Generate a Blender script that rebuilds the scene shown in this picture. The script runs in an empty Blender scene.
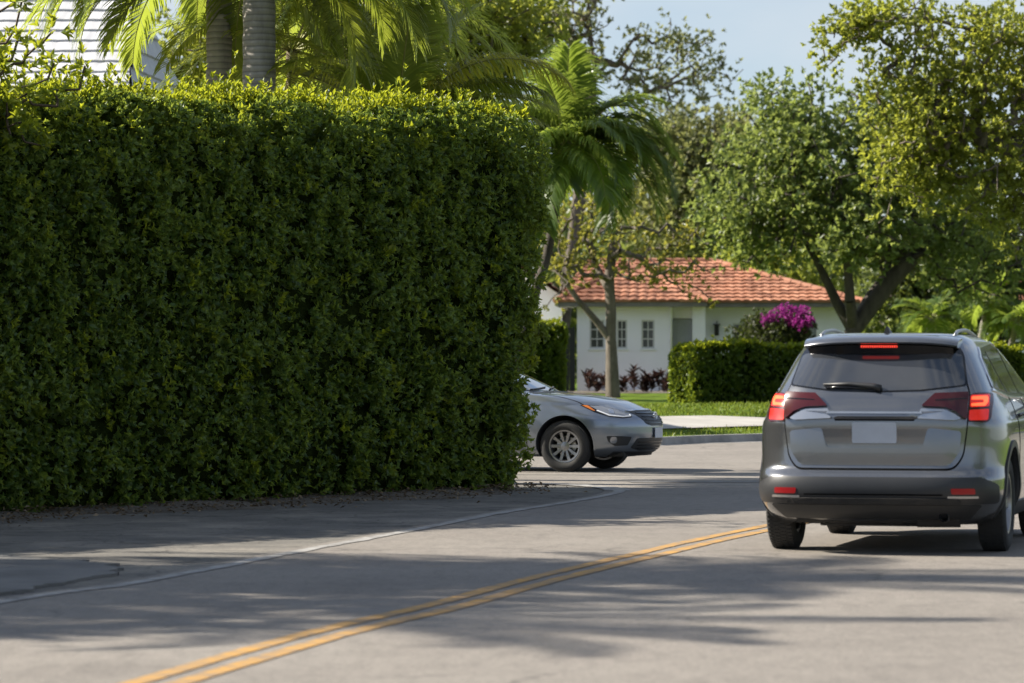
import bpy, bmesh, math, random
import numpy as np
from mathutils import Vector, Matrix
from mathutils.bvhtree import BVHTree
from mathutils.geometry import delaunay_2d_cdt

S = bpy.context.scene
COL = S.collection
R = math.radians
rng = np.random.default_rng(11)
random.seed(5)

# ------------------------------------------------------------------ camera numbers
F = 3840.0      # focal length in pixels (135 mm on 36 mm over 1024 px)
EYE = 1.49
HOR = 357.0

def at(px, py, d):
    return np.array([(px - 512) * d / F, d, EYE + (HOR - py) * d / F])

# ------------------------------------------------------------------ object helpers
def link(o, parent=None):
    COL.objects.link(o)
    if parent is not None:
        o.parent = parent
    return o

def thing(name, label, cat, loc=(0, 0, 0), rz=0.0, group=None):
    o = bpy.data.objects.new(name, None)
    o.empty_display_size = 0.2
    o.location = loc
    o.rotation_euler = (0, 0, rz)
    o['label'] = label
    o['category'] = cat
    if group:
        o['group'] = group
    return link(o)

def kind(o, k):
    o['kind'] = k
    return o

def mesh_np(name, V, faces, mat, parent=None, smooth=False, angle=None, loc=None):
    """V (n,3); faces: an (m,k) array, or a list of tuples"""
    me = bpy.data.meshes.new(name)
    V = np.asarray(V, dtype=np.float32)
    if isinstance(faces, np.ndarray):
        m, k = faces.shape
        me.vertices.add(len(V))
        me.vertices.foreach_set('co', V.ravel())
        me.loops.add(m * k)
        me.loops.foreach_set('vertex_index', faces.astype(np.int32).ravel())
        me.polygons.add(m)
        me.polygons.foreach_set('loop_start', np.arange(0, m * k, k, dtype=np.int32))
        me.update(calc_edges=True)
    else:
        me.from_pydata([tuple(map(float, v)) for v in V], [], [tuple(f) for f in faces])
        me.update()
    if smooth:
        me.polygons.foreach_set('use_smooth', np.ones(len(me.polygons), dtype=bool))
        if angle:
            me.set_sharp_from_angle(angle=R(angle))
    me.materials.append(mat)
    o = bpy.data.objects.new(name, me)
    if loc is not None:
        o.location = loc
    return link(o, parent)

class MB:
    """collects simple shapes into one mesh"""
    def __init__(self):
        self.v = []; self.f = []
    def add(self, vs, fs):
        b = len(self.v)
        self.v += [tuple(map(float, x)) for x in vs]
        self.f += [tuple(i + b for i in f) for f in fs]
        return self
    def box(self, x0, x1, y0, y1, z0, z1, bev=0.0):
        if bev > 0:
            bm = bmesh.new()
            bmesh.ops.create_cube(bm, size=1)
            for v in bm.verts:
                v.co = ((x0 + x1) / 2 + v.co.x * (x1 - x0), (y0 + y1) / 2 + v.co.y * (y1 - y0), (z0 + z1) / 2 + v.co.z * (z1 - z0))
            bmesh.ops.bevel(bm, geom=bm.edges[:], offset=bev, segments=2, affect='EDGES', profile=0.5)
            bm.verts.index_update()
            self.add([v.co[:] for v in bm.verts], [[v.index for v in f.verts] for f in bm.faces])
            bm.free()
            return self
        v = [(x0, y0, z0), (x1, y0, z0), (x1, y1, z0), (x0, y1, z0), (x0, y0, z1), (x1, y0, z1), (x1, y1, z1), (x0, y1, z1)]
        return self.add(v, [(3, 2, 1, 0), (4, 5, 6, 7), (0, 1, 5, 4), (1, 2, 6, 5), (2, 3, 7, 6), (3, 0, 4, 7)])
    def tube(self, pts, rad, n=8, caps=True):
        pts = [Vector(p) for p in pts]
        if not hasattr(rad, '__len__'):
            rad = [rad] * len(pts)
        vs = []; fs = []
        prev = None
        for i, p in enumerate(pts):
            a = pts[max(i - 1, 0)]; b = pts[min(i + 1, len(pts) - 1)]
            t = (b - a).normalized()
            if prev is None:
                s = t.orthogonal().normalized()
            else:
                s = (prev - t * prev.dot(t))
                s = s.normalized() if s.length > 1e-6 else t.orthogonal().normalized()
            prev = s
            q = t.cross(s)
            for k in range(n):
                an = 2 * math.pi * k / n
                vs.append(p + (s * math.cos(an) + q * math.sin(an)) * rad[i])
        for i in range(len(pts) - 1):
            for k in range(n):
                k2 = (k + 1) % n
                fs.append((i * n + k, i * n + k2, (i + 1) * n + k2, (i + 1) * n + k))
        if caps:
            fs.append(tuple(reversed(range(n))))
            fs.append(tuple((len(pts) - 1) * n + k for k in range(n)))
        return self.add(vs, fs)
    def lathe_x(self, prof, n=40, cx=0, cy=0, cz=0, closed=False):
        """prof: (x, r) pairs turned round the x axis"""
        vs = []; fs = []
        for (x, r) in prof:
            for k in range(n):
                a = 2 * math.pi * k / n
                vs.append((cx + x, cy + r * math.cos(a), cz + r * math.sin(a)))
        m = len(prof)
        for i in range(m if closed else m - 1):
            j = (i + 1) % m
            for k in range(n):
                k2 = (k + 1) % n
                fs.append((i * n + k, i * n + k2, j * n + k2, j * n + k))
        return self.add(vs, fs)
    def half_drum(self, x0, x1, r, cy, cz, n=22):
        vs = []; fs = []
        for k in range(n + 1):
            a = R(-8 + 196 * k / n)
            vs += [(x0, cy + r * math.cos(a), cz + r * math.sin(a)), (x1, cy + r * math.cos(a), cz + r * math.sin(a))]
        for k in range(n):
            fs.append((2 * k, 2 * k + 1, 2 * k + 3, 2 * k + 2))
        fs.append(tuple(2 * k for k in range(n + 1)))
        return self.add(vs, fs)
    def prism(self, poly, z0, z1):
        n = len(poly)
        vs = [(x, y, z0) for x, y in poly] + [(x, y, z1) for x, y in poly]
        fs = [tuple(reversed(range(n))), tuple(range(n, 2 * n))]
        for i in range(n):
            j = (i + 1) % n
            fs.append((i, j, n + j, n + i))
        return self.add(vs, fs)
    def build(self, name, mat, parent=None, smooth=False, angle=None):
        return mesh_np(name, np.array(self.v), self.f, mat, parent, smooth, angle)

# ------------------------------------------------------------------ materials
def new_mat(name):
    m = bpy.data.materials.new(name)
    m.use_nodes = True
    nt = m.node_tree
    b = nt.nodes['Principled BSDF']
    return m, nt, b

def N(nt, t, **kw):
    n = nt.nodes.new(t)
    for k, v in kw.items():
        setattr(n, k, v)
    return n

def c4(c):
    return (c[0], c[1], c[2], 1.0)

def noise(nt, scale, detail=5, rough=0.6, coord='Object', stretch=None, dist=0.0):
    tc = N(nt, 'ShaderNodeTexCoord')
    src = tc.outputs[coord]
    if stretch:
        mp = N(nt, 'ShaderNodeMapping')
        mp.inputs['Scale'].default_value = stretch
        nt.links.new(src, mp.inputs['Vector'])
        src = mp.outputs['Vector']
    n = N(nt, 'ShaderNodeTexNoise')
    n.inputs['Scale'].default_value = scale
    n.inputs['Detail'].default_value = detail
    n.inputs['Roughness'].default_value = rough
    n.inputs['Distortion'].default_value = dist
    nt.links.new(src, n.inputs['Vector'])
    return n.outputs['Fac']

def ramp(nt, fac, stops):
    r = N(nt, 'ShaderNodeValToRGB')
    el = r.color_ramp.elements
    while len(el) < len(stops):
        el.new(0.5)
    for e, (p, c) in zip(el, stops):
        e.position = p
        e.color = c4(c) if not isinstance(c, (int, float)) else (c, c, c, 1)
    nt.links.new(fac, r.inputs['Fac'])
    return r.outputs['Color']

def mixc(nt, fac, a, b, mode='MIX'):
    m = N(nt, 'ShaderNodeMix', data_type='RGBA', blend_type=mode)
    def put(s, v):
        if isinstance(v, (tuple, list)):
            s.default_value = c4(v)
        elif isinstance(v, (int, float)):
            s.default_value = v
        else:
            nt.links.new(v, s)
    put(m.inputs[0], fac); put(m.inputs[6], a); put(m.inputs[7], b)
    return m.outputs[2]

def bump(nt, b, h, strength=0.3, dist=0.02):
    bp = N(nt, 'ShaderNodeBump')
    bp.inputs['Strength'].default_value = strength
    bp.inputs['Distance'].default_value = dist
    nt.links.new(h, bp.inputs['Height'])
    nt.links.new(bp.outputs['Normal'], b.inputs['Normal'])

def rough_mat(name, c0, c1, scale=3.0, rough=0.85, bscale=40, bstr=0.3, bdist=0.02, mid=None, coord='Object', stretch=None):
    m, nt, b = new_mat(name)
    f = noise(nt, scale, 6, 0.62, coord, stretch)
    st = [(0.3, c0), (0.7, c1)] if mid is None else [(0.28, c0), (0.5, mid), (0.72, c1)]
    nt.links.new(ramp(nt, f, st), b.inputs['Base Color'])
    b.inputs['Roughness'].default_value = rough
    bump(nt, b, noise(nt, bscale, 4, 0.6, coord), bstr, bdist)
    return m

def plain(name, c, rough=0.5, metal=0.0, spec=0.5, coat=0.0, var=0.06):
    m, nt, b = new_mat(name)
    f = noise(nt, 9.0, 4)
    lo = [x * (1 - var) for x in c]; hi = [min(1, x * (1 + var)) for x in c]
    nt.links.new(ramp(nt, f, [(0.3, lo), (0.7, hi)]), b.inputs['Base Color'])
    b.inputs['Roughness'].default_value = rough
    b.inputs['Metallic'].default_value = metal
    b.inputs['Specular IOR Level'].default_value = spec
    b.inputs['Coat Weight'].default_value = coat
    b.inputs['Coat Roughness'].default_value = 0.05
    return m

def leaf_mat(name, cols, trans, tw=0.35, rough=0.45, clump=0.9, cscale=1.2):
    """cols: dark, middle, light leaf colours; each leaf (mesh island) takes its own, and whole sprays differ too"""
    m, nt, b = new_mat(name)
    g = N(nt, 'ShaderNodeNewGeometry')
    nz = noise(nt, cscale, 3, 0.6)
    mx = N(nt, 'ShaderNodeMath', operation='MULTIPLY_ADD')
    nt.links.new(nz, mx.inputs[0]); mx.inputs[1].default_value = clump; mx.inputs[2].default_value = -clump / 2
    ad = N(nt, 'ShaderNodeMath', operation='ADD', use_clamp=True)
    nt.links.new(g.outputs['Random Per Island'], ad.inputs[0]); nt.links.new(mx.outputs[0], ad.inputs[1])
    col = ramp(nt, ad.outputs[0], [(0.0, cols[0]), (0.55, cols[1]), (1.0, cols[2])])
    nt.links.new(col, b.inputs['Base Color'])
    b.inputs['Roughness'].default_value = rough
    b.inputs['Specular IOR Level'].default_value = 0.4
    t = N(nt, 'ShaderNodeBsdfTranslucent')
    tcol = mixc(nt, 0.6, col, trans)
    nt.links.new(tcol, t.inputs['Color'])
    ms = N(nt, 'ShaderNodeMixShader')
    ms.inputs[0].default_value = tw
    nt.links.new(b.outputs[0], ms.inputs[1]); nt.links.new(t.outputs[0], ms.inputs[2])
    nt.links.new(ms.outputs[0], nt.nodes['Material Output'].inputs['Surface'])
    return m

def bark_mat(name, c0, c1, rings=0):
    m, nt, b = new_mat(name)
    f = noise(nt, 6.0, 6, 0.65, 'Object', (1, 1, 0.35))
    col = ramp(nt, f, [(0.3, c0), (0.7, c1)])
    h = noise(nt, 25, 5, 0.6, 'Object', (1, 1, 0.4))
    if rings:
        w = N(nt, 'ShaderNodeTexWave', wave_type='BANDS', bands_direction='Z')
        w.inputs['Scale'].default_value = rings
        w.inputs['Distortion'].default_value = 1.2
        tc = N(nt, 'ShaderNodeTexCoord')
        nt.links.new(tc.outputs['Object'], w.inputs['Vector'])
        r = ramp(nt, w.outputs['Fac'], [(0.0, 0.62), (0.25, 1.0)])
        col = mixc(nt, 1.0, col, r, 'MULTIPLY')
        h = w.outputs['Fac']
    nt.links.new(col, b.inputs['Base Color'])
    b.inputs['Roughness'].default_value = 0.9
    bump(nt, b, h, 0.5, 0.02)
    return m

def emit_mat(name, col, e, strength, rough=0.2):
    m, nt, b = new_mat(name)
    b.inputs['Base Color'].default_value = c4(col)
    b.inputs['Roughness'].default_value = rough
    b.inputs['Emission Color'].default_value = c4(e)
    f = noise(nt, 60.0, 2)
    mr = N(nt, 'ShaderNodeMapRange')
    mr.inputs['To Min'].default_value = strength * 0.6
    mr.inputs['To Max'].default_value = strength * 1.4
    nt.links.new(f, mr.inputs['Value'])
    nt.links.new(mr.outputs[0], b.inputs['Emission Strength'])
    return m

M = {}
def build_mats():
    # asphalt: sun-bleached, with patches, faint cracks and tyre wear along the lanes
    m, nt, b = new_mat('bleached_asphalt')
    f1 = noise(nt, 0.35, 5, 0.6)
    f2 = noise(nt, 30, 5, 0.7)
    base = ramp(nt, f1, [(0.3, (0.170, 0.151, 0.131)), (0.7, (0.228, 0.205, 0.178))])
    gr = ramp(nt, f2, [(0.25, 0.66), (0.5, 1.0), (0.8, 1.24)])
    col = mixc(nt, 1.0, base, gr, 'MULTIPLY')
    f3 = noise(nt, 4.5, 6, 0.7, 'Object', (1.6, 0.5, 1))
    col = mixc(nt, 1.0, col, ramp(nt, f3, [(0.28, 0.80), (0.5, 1.0), (0.74, 1.13)]), 'MULTIPLY')
    f4 = noise(nt, 150, 2, 0.5)
    col = mixc(nt, 1.0, col, ramp(nt, f4, [(0.32, 0.62), (0.5, 1.0), (0.68, 1.32)]), 'MULTIPLY')
    vo = N(nt, 'ShaderNodeTexVoronoi', feature='DISTANCE_TO_EDGE')
    vo.inputs['Scale'].default_value = 0.42
    tc = N(nt, 'ShaderNodeTexCoord')
    wn = N(nt, 'ShaderNodeTexNoise'); wn.inputs['Scale'].default_value = 1.3; wn.inputs['Detail'].default_value = 5
    nt.links.new(tc.outputs['Object'], wn.inputs['Vector'])
    va = N(nt, 'ShaderNodeVectorMath', operation='ADD')
    nt.links.new(tc.outputs['Object'], va.inputs[0]); nt.links.new(wn.outputs['Color'], va.inputs[1])
    nt.links.new(va.outputs[0], vo.inputs['Vector'])
    cr = ramp(nt, vo.outputs['Distance'], [(0.0, 0.55), (0.012, 1.0)])
    cm = ramp(nt, noise(nt, 0.22, 2), [(0.48, 0.0), (0.56, 1.0)])
    col2 = mixc(nt, 1.0, col, cr, 'MULTIPLY')
    col = mixc(nt, cm, col, col2)
    st = ramp(nt, noise(nt, 0.8, 4, 0.65, 'Object', (1.0, 0.25, 1)), [(0.55, 1.0), (0.75, 0.80)])
    col = mixc(nt, 1.0, col, st, 'MULTIPLY')
    nt.links.new(col, b.inputs['Base Color'])
    b.inputs['Roughness'].default_value = 0.88
    bump(nt, b, noise(nt, 90, 4, 0.7), 0.5, 0.008)
    M['asphalt'] = m
    m, nt, b = new_mat('dusty_cracked_shoulder')
    f = noise(nt, 0.9, 6, 0.68)
    col = ramp(nt, f, [(0.28, (0.085, 0.080, 0.072)), (0.5, (0.140, 0.130, 0.113)), (0.68, (0.235, 0.212, 0.178))])
    tc = N(nt, 'ShaderNodeTexCoord')
    wn = N(nt, 'ShaderNodeTexNoise'); wn.inputs['Scale'].default_value = 2.0; wn.inputs['Detail'].default_value = 5
    nt.links.new(tc.outputs['Object'], wn.inputs['Vector'])
    va = N(nt, 'ShaderNodeVectorMath', operation='ADD')
    nt.links.new(tc.outputs['Object'], va.inputs[0]); nt.links.new(wn.outputs['Color'], va.inputs[1])
    vo = N(nt, 'ShaderNodeTexVoronoi', feature='DISTANCE_TO_EDGE'); vo.inputs['Scale'].default_value = 1.1
    nt.links.new(va.outputs[0], vo.inputs['Vector'])
    col = mixc(nt, 1.0, col, ramp(nt, vo.outputs['Distance'], [(0.0, 0.45), (0.03, 1.0)]), 'MULTIPLY')
    col = mixc(nt, 1.0, col, ramp(nt, noise(nt, 26, 5, 0.7), [(0.3, 0.68), (0.7, 1.25)]), 'MULTIPLY')
    nt.links.new(col, b.inputs['Base Color']); b.inputs['Roughness'].default_value = 0.95
    bump(nt, b, noise(nt, 30, 5, 0.65), 0.7, 0.02)
    M['shoulder'] = m
    M['oldasphalt'] = rough_mat('broken_old_asphalt', (0.10, 0.097, 0.092), (0.185, 0.178, 0.166), 1.6, 0.92, 35, 0.7, 0.02)
    M['soil'] = rough_mat('dry_soil', (0.075, 0.060, 0.045), (0.17, 0.145, 0.115), 2.2, 0.95, 25, 0.9, 0.04)
    M['terrain'] = rough_mat('ground_cover', (0.045, 0.06, 0.02), (0.10, 0.10, 0.05), 0.5, 0.95, 12, 0.6, 0.05)
    m, nt, b = new_mat('mown_lawn')
    f = noise(nt, 0.8, 6, 0.65)
    g = noise(nt, 22, 4, 0.7)
    col = ramp(nt, f, [(0.3, (0.075, 0.125, 0.012)), (0.55, (0.115, 0.175, 0.018)), (0.75, (0.165, 0.20, 0.03))])
    col = mixc(nt, 1.0, col, ramp(nt, g, [(0.3, 0.65), (0.7, 1.25)]), 'MULTIPLY')
    nt.links.new(col, b.inputs['Base Color'])
    b.inputs['Roughness'].default_value = 0.9
    b.inputs['Specular IOR Level'].default_value = 0.08
    bump(nt, b, g, 0.8, 0.05)
    M['lawn'] = m
    M['concrete'] = rough_mat('pale_concrete', (0.30, 0.285, 0.26), (0.42, 0.40, 0.365), 1.2, 0.9, 40, 0.3, 0.01)
    M['curb'] = rough_mat('weathered_kerb', (0.16, 0.155, 0.145), (0.34, 0.325, 0.30), 1.5, 0.9, 30, 0.4, 0.01)
    def paint(name, c, lo, hi):
        m, nt, b = new_mat(name)
        f = noise(nt, 5.5, 7, 0.75)
        w = ramp(nt, f, [(lo, 0.0), (hi, 1.0)])
        nt.links.new(mixc(nt, w, (0.15, 0.14, 0.128), c), b.inputs['Base Color'])
        b.inputs['Roughness'].default_value = 0.8
        bump(nt, b, noise(nt, 90, 3), 0.4, 0.006)
        return m
    M['yellow'] = paint('worn_yellow_paint', (0.46, 0.245, 0.045), 0.33, 0.60)
    M['white'] = paint('worn_white_paint', (0.40, 0.39, 0.37), 0.38, 0.66)
    M['faintwhite'] = paint('faded_white_paint', (0.32, 0.31, 0.30), 0.44, 0.72)
    # foliage
    M['hedge'] = leaf_mat('hedge_leaf', [(0.022, 0.054, 0.013), (0.074, 0.140, 0.032), (0.180, 0.245, 0.065)], (0.50, 0.58, 0.05), 0.50, 0.34, 1.35, 2.2)
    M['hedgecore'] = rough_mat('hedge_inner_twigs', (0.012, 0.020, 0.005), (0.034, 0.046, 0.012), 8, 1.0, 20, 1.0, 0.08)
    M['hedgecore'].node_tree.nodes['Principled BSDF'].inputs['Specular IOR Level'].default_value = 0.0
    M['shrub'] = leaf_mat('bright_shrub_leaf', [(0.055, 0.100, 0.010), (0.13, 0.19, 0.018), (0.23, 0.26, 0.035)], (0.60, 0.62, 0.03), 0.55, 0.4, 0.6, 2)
    M['lowhedge'] = leaf_mat('low_hedge_leaf', [(0.020, 0.045, 0.008), (0.055, 0.100, 0.014), (0.115, 0.165, 0.025)], (0.46, 0.54, 0.04), 0.45, 0.35, 0.8, 1.3)
    M['oak'] = leaf_mat('green_tree_leaf', [(0.036, 0.066, 0.020), (0.092, 0.136, 0.040), (0.18, 0.215, 0.085)], (0.46, 0.54, 0.11), 0.48, 0.38, 1.0, 0.5)
    M['olive'] = leaf_mat('olive_tree_leaf', [(0.085, 0.105, 0.045), (0.155, 0.170, 0.075), (0.235, 0.235, 0.12)], (0.50, 0.52, 0.15), 0.48, 0.5, 0.9, 0.5)
    M['ylw'] = leaf_mat('yellow_green_leaf', [(0.064, 0.092, 0.017), (0.145, 0.178, 0.032), (0.25, 0.262, 0.058)], (0.64, 0.67, 0.08), 0.52, 0.38, 0.8, 0.6)
    M['street'] = leaf_mat('street_tree_leaf', [(0.065, 0.085, 0.022), (0.135, 0.150, 0.040), (0.28, 0.23, 0.05)], (0.58, 0.54, 0.07), 0.48, 0.4, 0.8, 0.8)
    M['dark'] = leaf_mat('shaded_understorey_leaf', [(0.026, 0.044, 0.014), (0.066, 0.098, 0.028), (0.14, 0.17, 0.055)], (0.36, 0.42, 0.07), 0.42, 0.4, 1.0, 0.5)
    M['palm'] = leaf_mat('palm_leaflet', [(0.042, 0.074, 0.014), (0.098, 0.142, 0.024), (0.19, 0.215, 0.045)], (0.56, 0.64, 0.07), 0.54, 0.36, 0.5, 1.0)
    M['palmy'] = leaf_mat('yellowed_palm_leaflet', [(0.09, 0.115, 0.018), (0.20, 0.21, 0.03), (0.33, 0.29, 0.055)], (0.74, 0.70, 0.06), 0.54, 0.36, 0.5, 1.0)
    M['palmd'] = leaf_mat('dark_palm_leaflet', [(0.036, 0.072, 0.016), (0.085, 0.138, 0.030), (0.165, 0.21, 0.055)], (0.50, 0.62, 0.08), 0.52, 0.34, 0.5, 1.0)
    M['bract'] = leaf_mat('magenta_bract', [(0.16, 0.010, 0.11), (0.28, 0.020, 0.21), (0.40, 0.05, 0.32)], (0.5, 0.05, 0.38), 0.4, 0.6, 0.5, 2)
    M['boug'] = leaf_mat('bougainvillea_leaf', [(0.02, 0.025, 0.010), (0.04, 0.05, 0.018), (0.08, 0.085, 0.03)], (0.15, 0.2, 0.03), 0.3, 0.5, 0.5, 2)
    M['ti'] = leaf_mat('dark_red_plant_leaf', [(0.018, 0.012, 0.012), (0.038, 0.020, 0.020), (0.06, 0.045, 0.025)], (0.12, 0.05, 0.04), 0.3, 0.4, 0.5, 2)
    M['grass'] = leaf_mat('grass_blade', [(0.075, 0.12, 0.012), (0.125, 0.18, 0.018), (0.19, 0.22, 0.03)], (0.35, 0.42, 0.03), 0.35, 0.5, 0.8, 0.7)
    M['litter'] = leaf_mat('dry_fallen_leaf', [(0.05, 0.032, 0.018), (0.13, 0.085, 0.045), (0.26, 0.20, 0.13)], (0.3, 0.2, 0.08), 0.1, 0.8, 0.3, 2)
    M['bark'] = bark_mat('grey_brown_bark', (0.065, 0.052, 0.040), (0.18, 0.15, 0.12))
    M['darkbark'] = bark_mat('dark_bark', (0.030, 0.024, 0.018), (0.085, 0.070, 0.055))
    M['stem'] = bark_mat('woody_stem', (0.05, 0.036, 0.024), (0.12, 0.09, 0.06))
    M['palmtrunk'] = bark_mat('ringed_palm_trunk', (0.20, 0.18, 0.155), (0.34, 0.31, 0.275), 4.2)
    M['palmboot'] = bark_mat('fibrous_palm_base', (0.10, 0.075, 0.045), (0.24, 0.19, 0.125))
    M['shaft'] = plain('palm_crownshaft', (0.23, 0.25, 0.13), 0.5, var=0.2)
    M['rachis'] = plain('palm_rib', (0.22, 0.22, 0.06), 0.5, var=0.2)
    # house
    M['stucco'] = rough_mat('white_stucco', (0.83, 0.805, 0.84), (0.89, 0.865, 0.90), 0.8, 0.9, 30, 0.35, 0.01)
    M['trim'] = rough_mat('white_trim', (0.68, 0.68, 0.66), (0.78, 0.78, 0.76), 3, 0.6, 30, 0.1, 0.004)
    M['fascia'] = rough_mat('brown_grey_fascia', (0.13, 0.115, 0.10), (0.2, 0.18, 0.16), 2, 0.7, 20, 0.2, 0.01)
    m, nt, b = new_mat('terracotta_tile')
    vo = N(nt, 'ShaderNodeTexVoronoi'); vo.inputs['Scale'].default_value = 3.2
    tc = N(nt, 'ShaderNodeTexCoord'); nt.links.new(tc.outputs['Object'], vo.inputs['Vector'])
    hs = N(nt, 'ShaderNodeSeparateColor'); nt.links.new(vo.outputs['Color'], hs.inputs[0])
    c = ramp(nt, hs.outputs[0], [(0.0, (0.19, 0.075, 0.040)), (0.5, (0.33, 0.135, 0.073)), (1.0, (0.43, 0.20, 0.12))])
    c = mixc(nt, 1.0, c, ramp(nt, noise(nt, 0.7, 5), [(0.3, 0.72), (0.6, 1.05)]), 'MULTIPLY')
    nt.links.new(c, b.inputs['Base Color']); b.inputs['Roughness'].default_value = 0.85
    bump(nt, b, noise(nt, 30, 3), 0.3, 0.01)
    M['tile'] = m
    M['whitetile'] = rough_mat('white_roof_tile', (0.42, 0.42, 0.43), (0.54, 0.54, 0.545), 2.5, 0.7, 30, 0.2, 0.01)
    M['pane'] = plain('window_glass', (0.075, 0.08, 0.08), 0.06, 0, 0.6)
    M['frame'] = plain('window_frame', (0.55, 0.54, 0.52), 0.6)
    M['doorgrey'] = plain('grey_door', (0.30, 0.31, 0.32), 0.5)
    M['blackmetal'] = plain('black_metal', (0.018, 0.018, 0.02), 0.5, 0.2)
    # cars
    M['suvpaint'] = car_paint('grey_car_paint', (0.185, 0.188, 0.195), 0.82, 0.22)
    M['sedanpaint'] = car_paint('silver_car_paint', (0.24, 0.268, 0.31), 0.75, 0.28)
    M['glass'] = plain('tinted_car_glass', (0.012, 0.014, 0.017), 0.04, 0, 0.7, 0.3)
    M['rglass'] = plain('rear_window_glass', (0.034, 0.037, 0.043), 0.10, 0.0, 0.9, 0.5)
    M['wglass'] = plain('windscreen_glass', (0.03, 0.036, 0.043), 0.04, 0.0, 1.0, 1.0)
    M['blackplastic'] = plain('black_plastic', (0.022, 0.023, 0.025), 0.48, 0, 0.5)
    M['gloss'] = plain('gloss_black', (0.006, 0.006, 0.007), 0.12, 0, 0.5)
    M['gap'] = plain('panel_gap', (0.004, 0.004, 0.004), 0.9, 0, 0.1)
    M['under'] = rough_mat('grimy_underbody', (0.010, 0.010, 0.010), (0.035, 0.031, 0.027), 6, 0.85, 20, 0.4, 0.02)
    M['rubber'] = rough_mat('tyre_rubber', (0.016, 0.016, 0.016), (0.034, 0.033, 0.031), 5, 0.85, 60, 0.5, 0.006)
    M['alloy'] = plain('alloy_rim', (0.30, 0.30, 0.31), 0.30, 0.9)
    M['chrome'] = plain('chrome', (0.72, 0.72, 0.73), 0.14, 1.0)
    M['satin'] = plain('satin_silver', (0.45, 0.45, 0.46), 0.35, 0.9)
    M['rail'] = plain('roof_rail_metal', (0.32, 0.325, 0.33), 0.35, 0.8)
    M['redlens'] = plain('dark_red_lens', (0.060, 0.006, 0.008), 0.2, 0, 0.4, 0.3)
    M['redlit'] = emit_mat('lit_red_lens', (0.5, 0.02, 0.015), (1.0, 0.03, 0.018), 0.14)
    M['orangelit'] = emit_mat('glowing_brake_lamp', (0.8, 0.12, 0.04), (1.0, 0.085, 0.025), 0.95)
    M['stoplit'] = emit_mat('lit_stop_lamp', (0.8, 0.05, 0.03), (1.0, 0.06, 0.03), 0.5)
    M['reflector'] = emit_mat('red_reflector', (0.22, 0.008, 0.010), (1.0, 0.02, 0.02), 0.015)  # passive reflector, given a faint painted glow
    M['clearlens'] = plain('clear_lens', (0.42, 0.42, 0.43), 0.15, 0.6, 0.6, 1.0)
    M['headlens'] = plain('headlamp_lens', (0.26, 0.27, 0.29), 0.07, 0.35, 0.9, 1.0)
    M['amber'] = plain('amber_lens', (0.55, 0.15, 0.01), 0.15, 0, 0.5, 1.0)
    M['plate'] = plain('pale_plate', (0.46, 0.48, 0.53), 0.4)
    M['drl'] = emit_mat('lit_headlamp_strip', (0.7, 0.7, 0.72), (1, 1, 1), 0.12)

def car_paint(name, c, metal, rough):
    m, nt, b = new_mat(name)
    f = noise(nt, 700, 2)
    nt.links.new(ramp(nt, f, [(0.3, [x * 0.88 for x in c]), (0.7, [x * 1.12 for x in c])]), b.inputs['Base Color'])
    b.inputs['Metallic'].default_value = metal
    b.inputs['Roughness'].default_value = rough
    b.inputs['Coat Weight'].default_value = 0.9
    b.inputs['Coat Roughness'].default_value = 0.04
    # dried road dust in uneven patches dulls the gloss
    d = ramp(nt, noise(nt, 3.0, 6, 0.7), [(0.50, 0.0), (0.80, 0.3)])
    mr = N(nt, 'ShaderNodeMapRange'); mr.inputs['To Min'].default_value = rough; mr.inputs['To Max'].default_value = rough + 0.2
    nt.links.new(d, mr.inputs['Value']); nt.links.new(mr.outputs[0], b.inputs['Roughness'])
    cr_ = N(nt, 'ShaderNodeMapRange'); cr_.inputs['To Min'].default_value = 0.02; cr_.inputs['To Max'].default_value = 0.14
    nt.links.new(d, cr_.inputs['Value']); nt.links.new(cr_.outputs[0], b.inputs['Coat Roughness'])
    return m

build_mats()

# ------------------------------------------------------------------ leaves
def unit(a):
    return a / np.maximum(np.linalg.norm(a, axis=1, keepdims=True), 1e-9)

def rand_dirs(n):
    return unit(rng.normal(size=(n, 3)))

def leaf_arrays(P, D, Nn, L, W, fold=0.12, droop=0.12):
    D = unit(D); Sd = unit(np.cross(D, Nn)); Nn = np.cross(Sd, D)
    L = np.asarray(L).reshape(-1, 1) * np.ones((len(P), 1)); W = np.asarray(W).reshape(-1, 1) * np.ones((len(P), 1))
    v = np.empty((len(P), 4, 3))
    v[:, 0] = P
    mid = P + D * L * 0.45
    v[:, 1] = mid + Sd * W * 0.5 + Nn * L * fold
    v[:, 2] = P + D * L - Nn * L * droop
    v[:, 3] = mid - Sd * W * 0.5 + Nn * L * fold
    b = np.arange(len(P))[:, None] * 4
    f = np.concatenate([b + np.array([[0, 1, 2]]), b + np.array([[0, 2, 3]])], axis=0)
    return v.reshape(-1, 3), f

def rosettes(C, A, n, L, W, spread=0.9):
    """n leaves springing from each point C around axis A (whorls at shoot tips)"""
    m = len(C)
    A = unit(A)
    ref = unit(rng.normal(size=(m, 3)))
    U = unit(np.cross(A, ref)); Vv = np.cross(A, U)
    P = np.repeat(C, n, 0); AA = np.repeat(A, n, 0); UU = np.repeat(U, n, 0); VV = np.repeat(Vv, n, 0)
    k = np.tile(np.arange(n), m)
    an = k * 2.4 + np.repeat(rng.uniform(0, 6.28, m), n)
    sp = (spread * rng.uniform(0.45, 1.25, m * n))[:, None]
    rad = UU * np.cos(an)[:, None] + VV * np.sin(an)[:, None]
    D = unit(AA + rad * sp)
    Nn = unit(AA * 1.0 - rad * 0.6)
    s = rng.uniform(0.65, 1.25, m * n)
    P = P + AA * (rng.uniform(-0.5, 0.3, m * n) * L)[:, None]
    return leaf_arrays(P, D, Nn, L * s, W * s)

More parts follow.
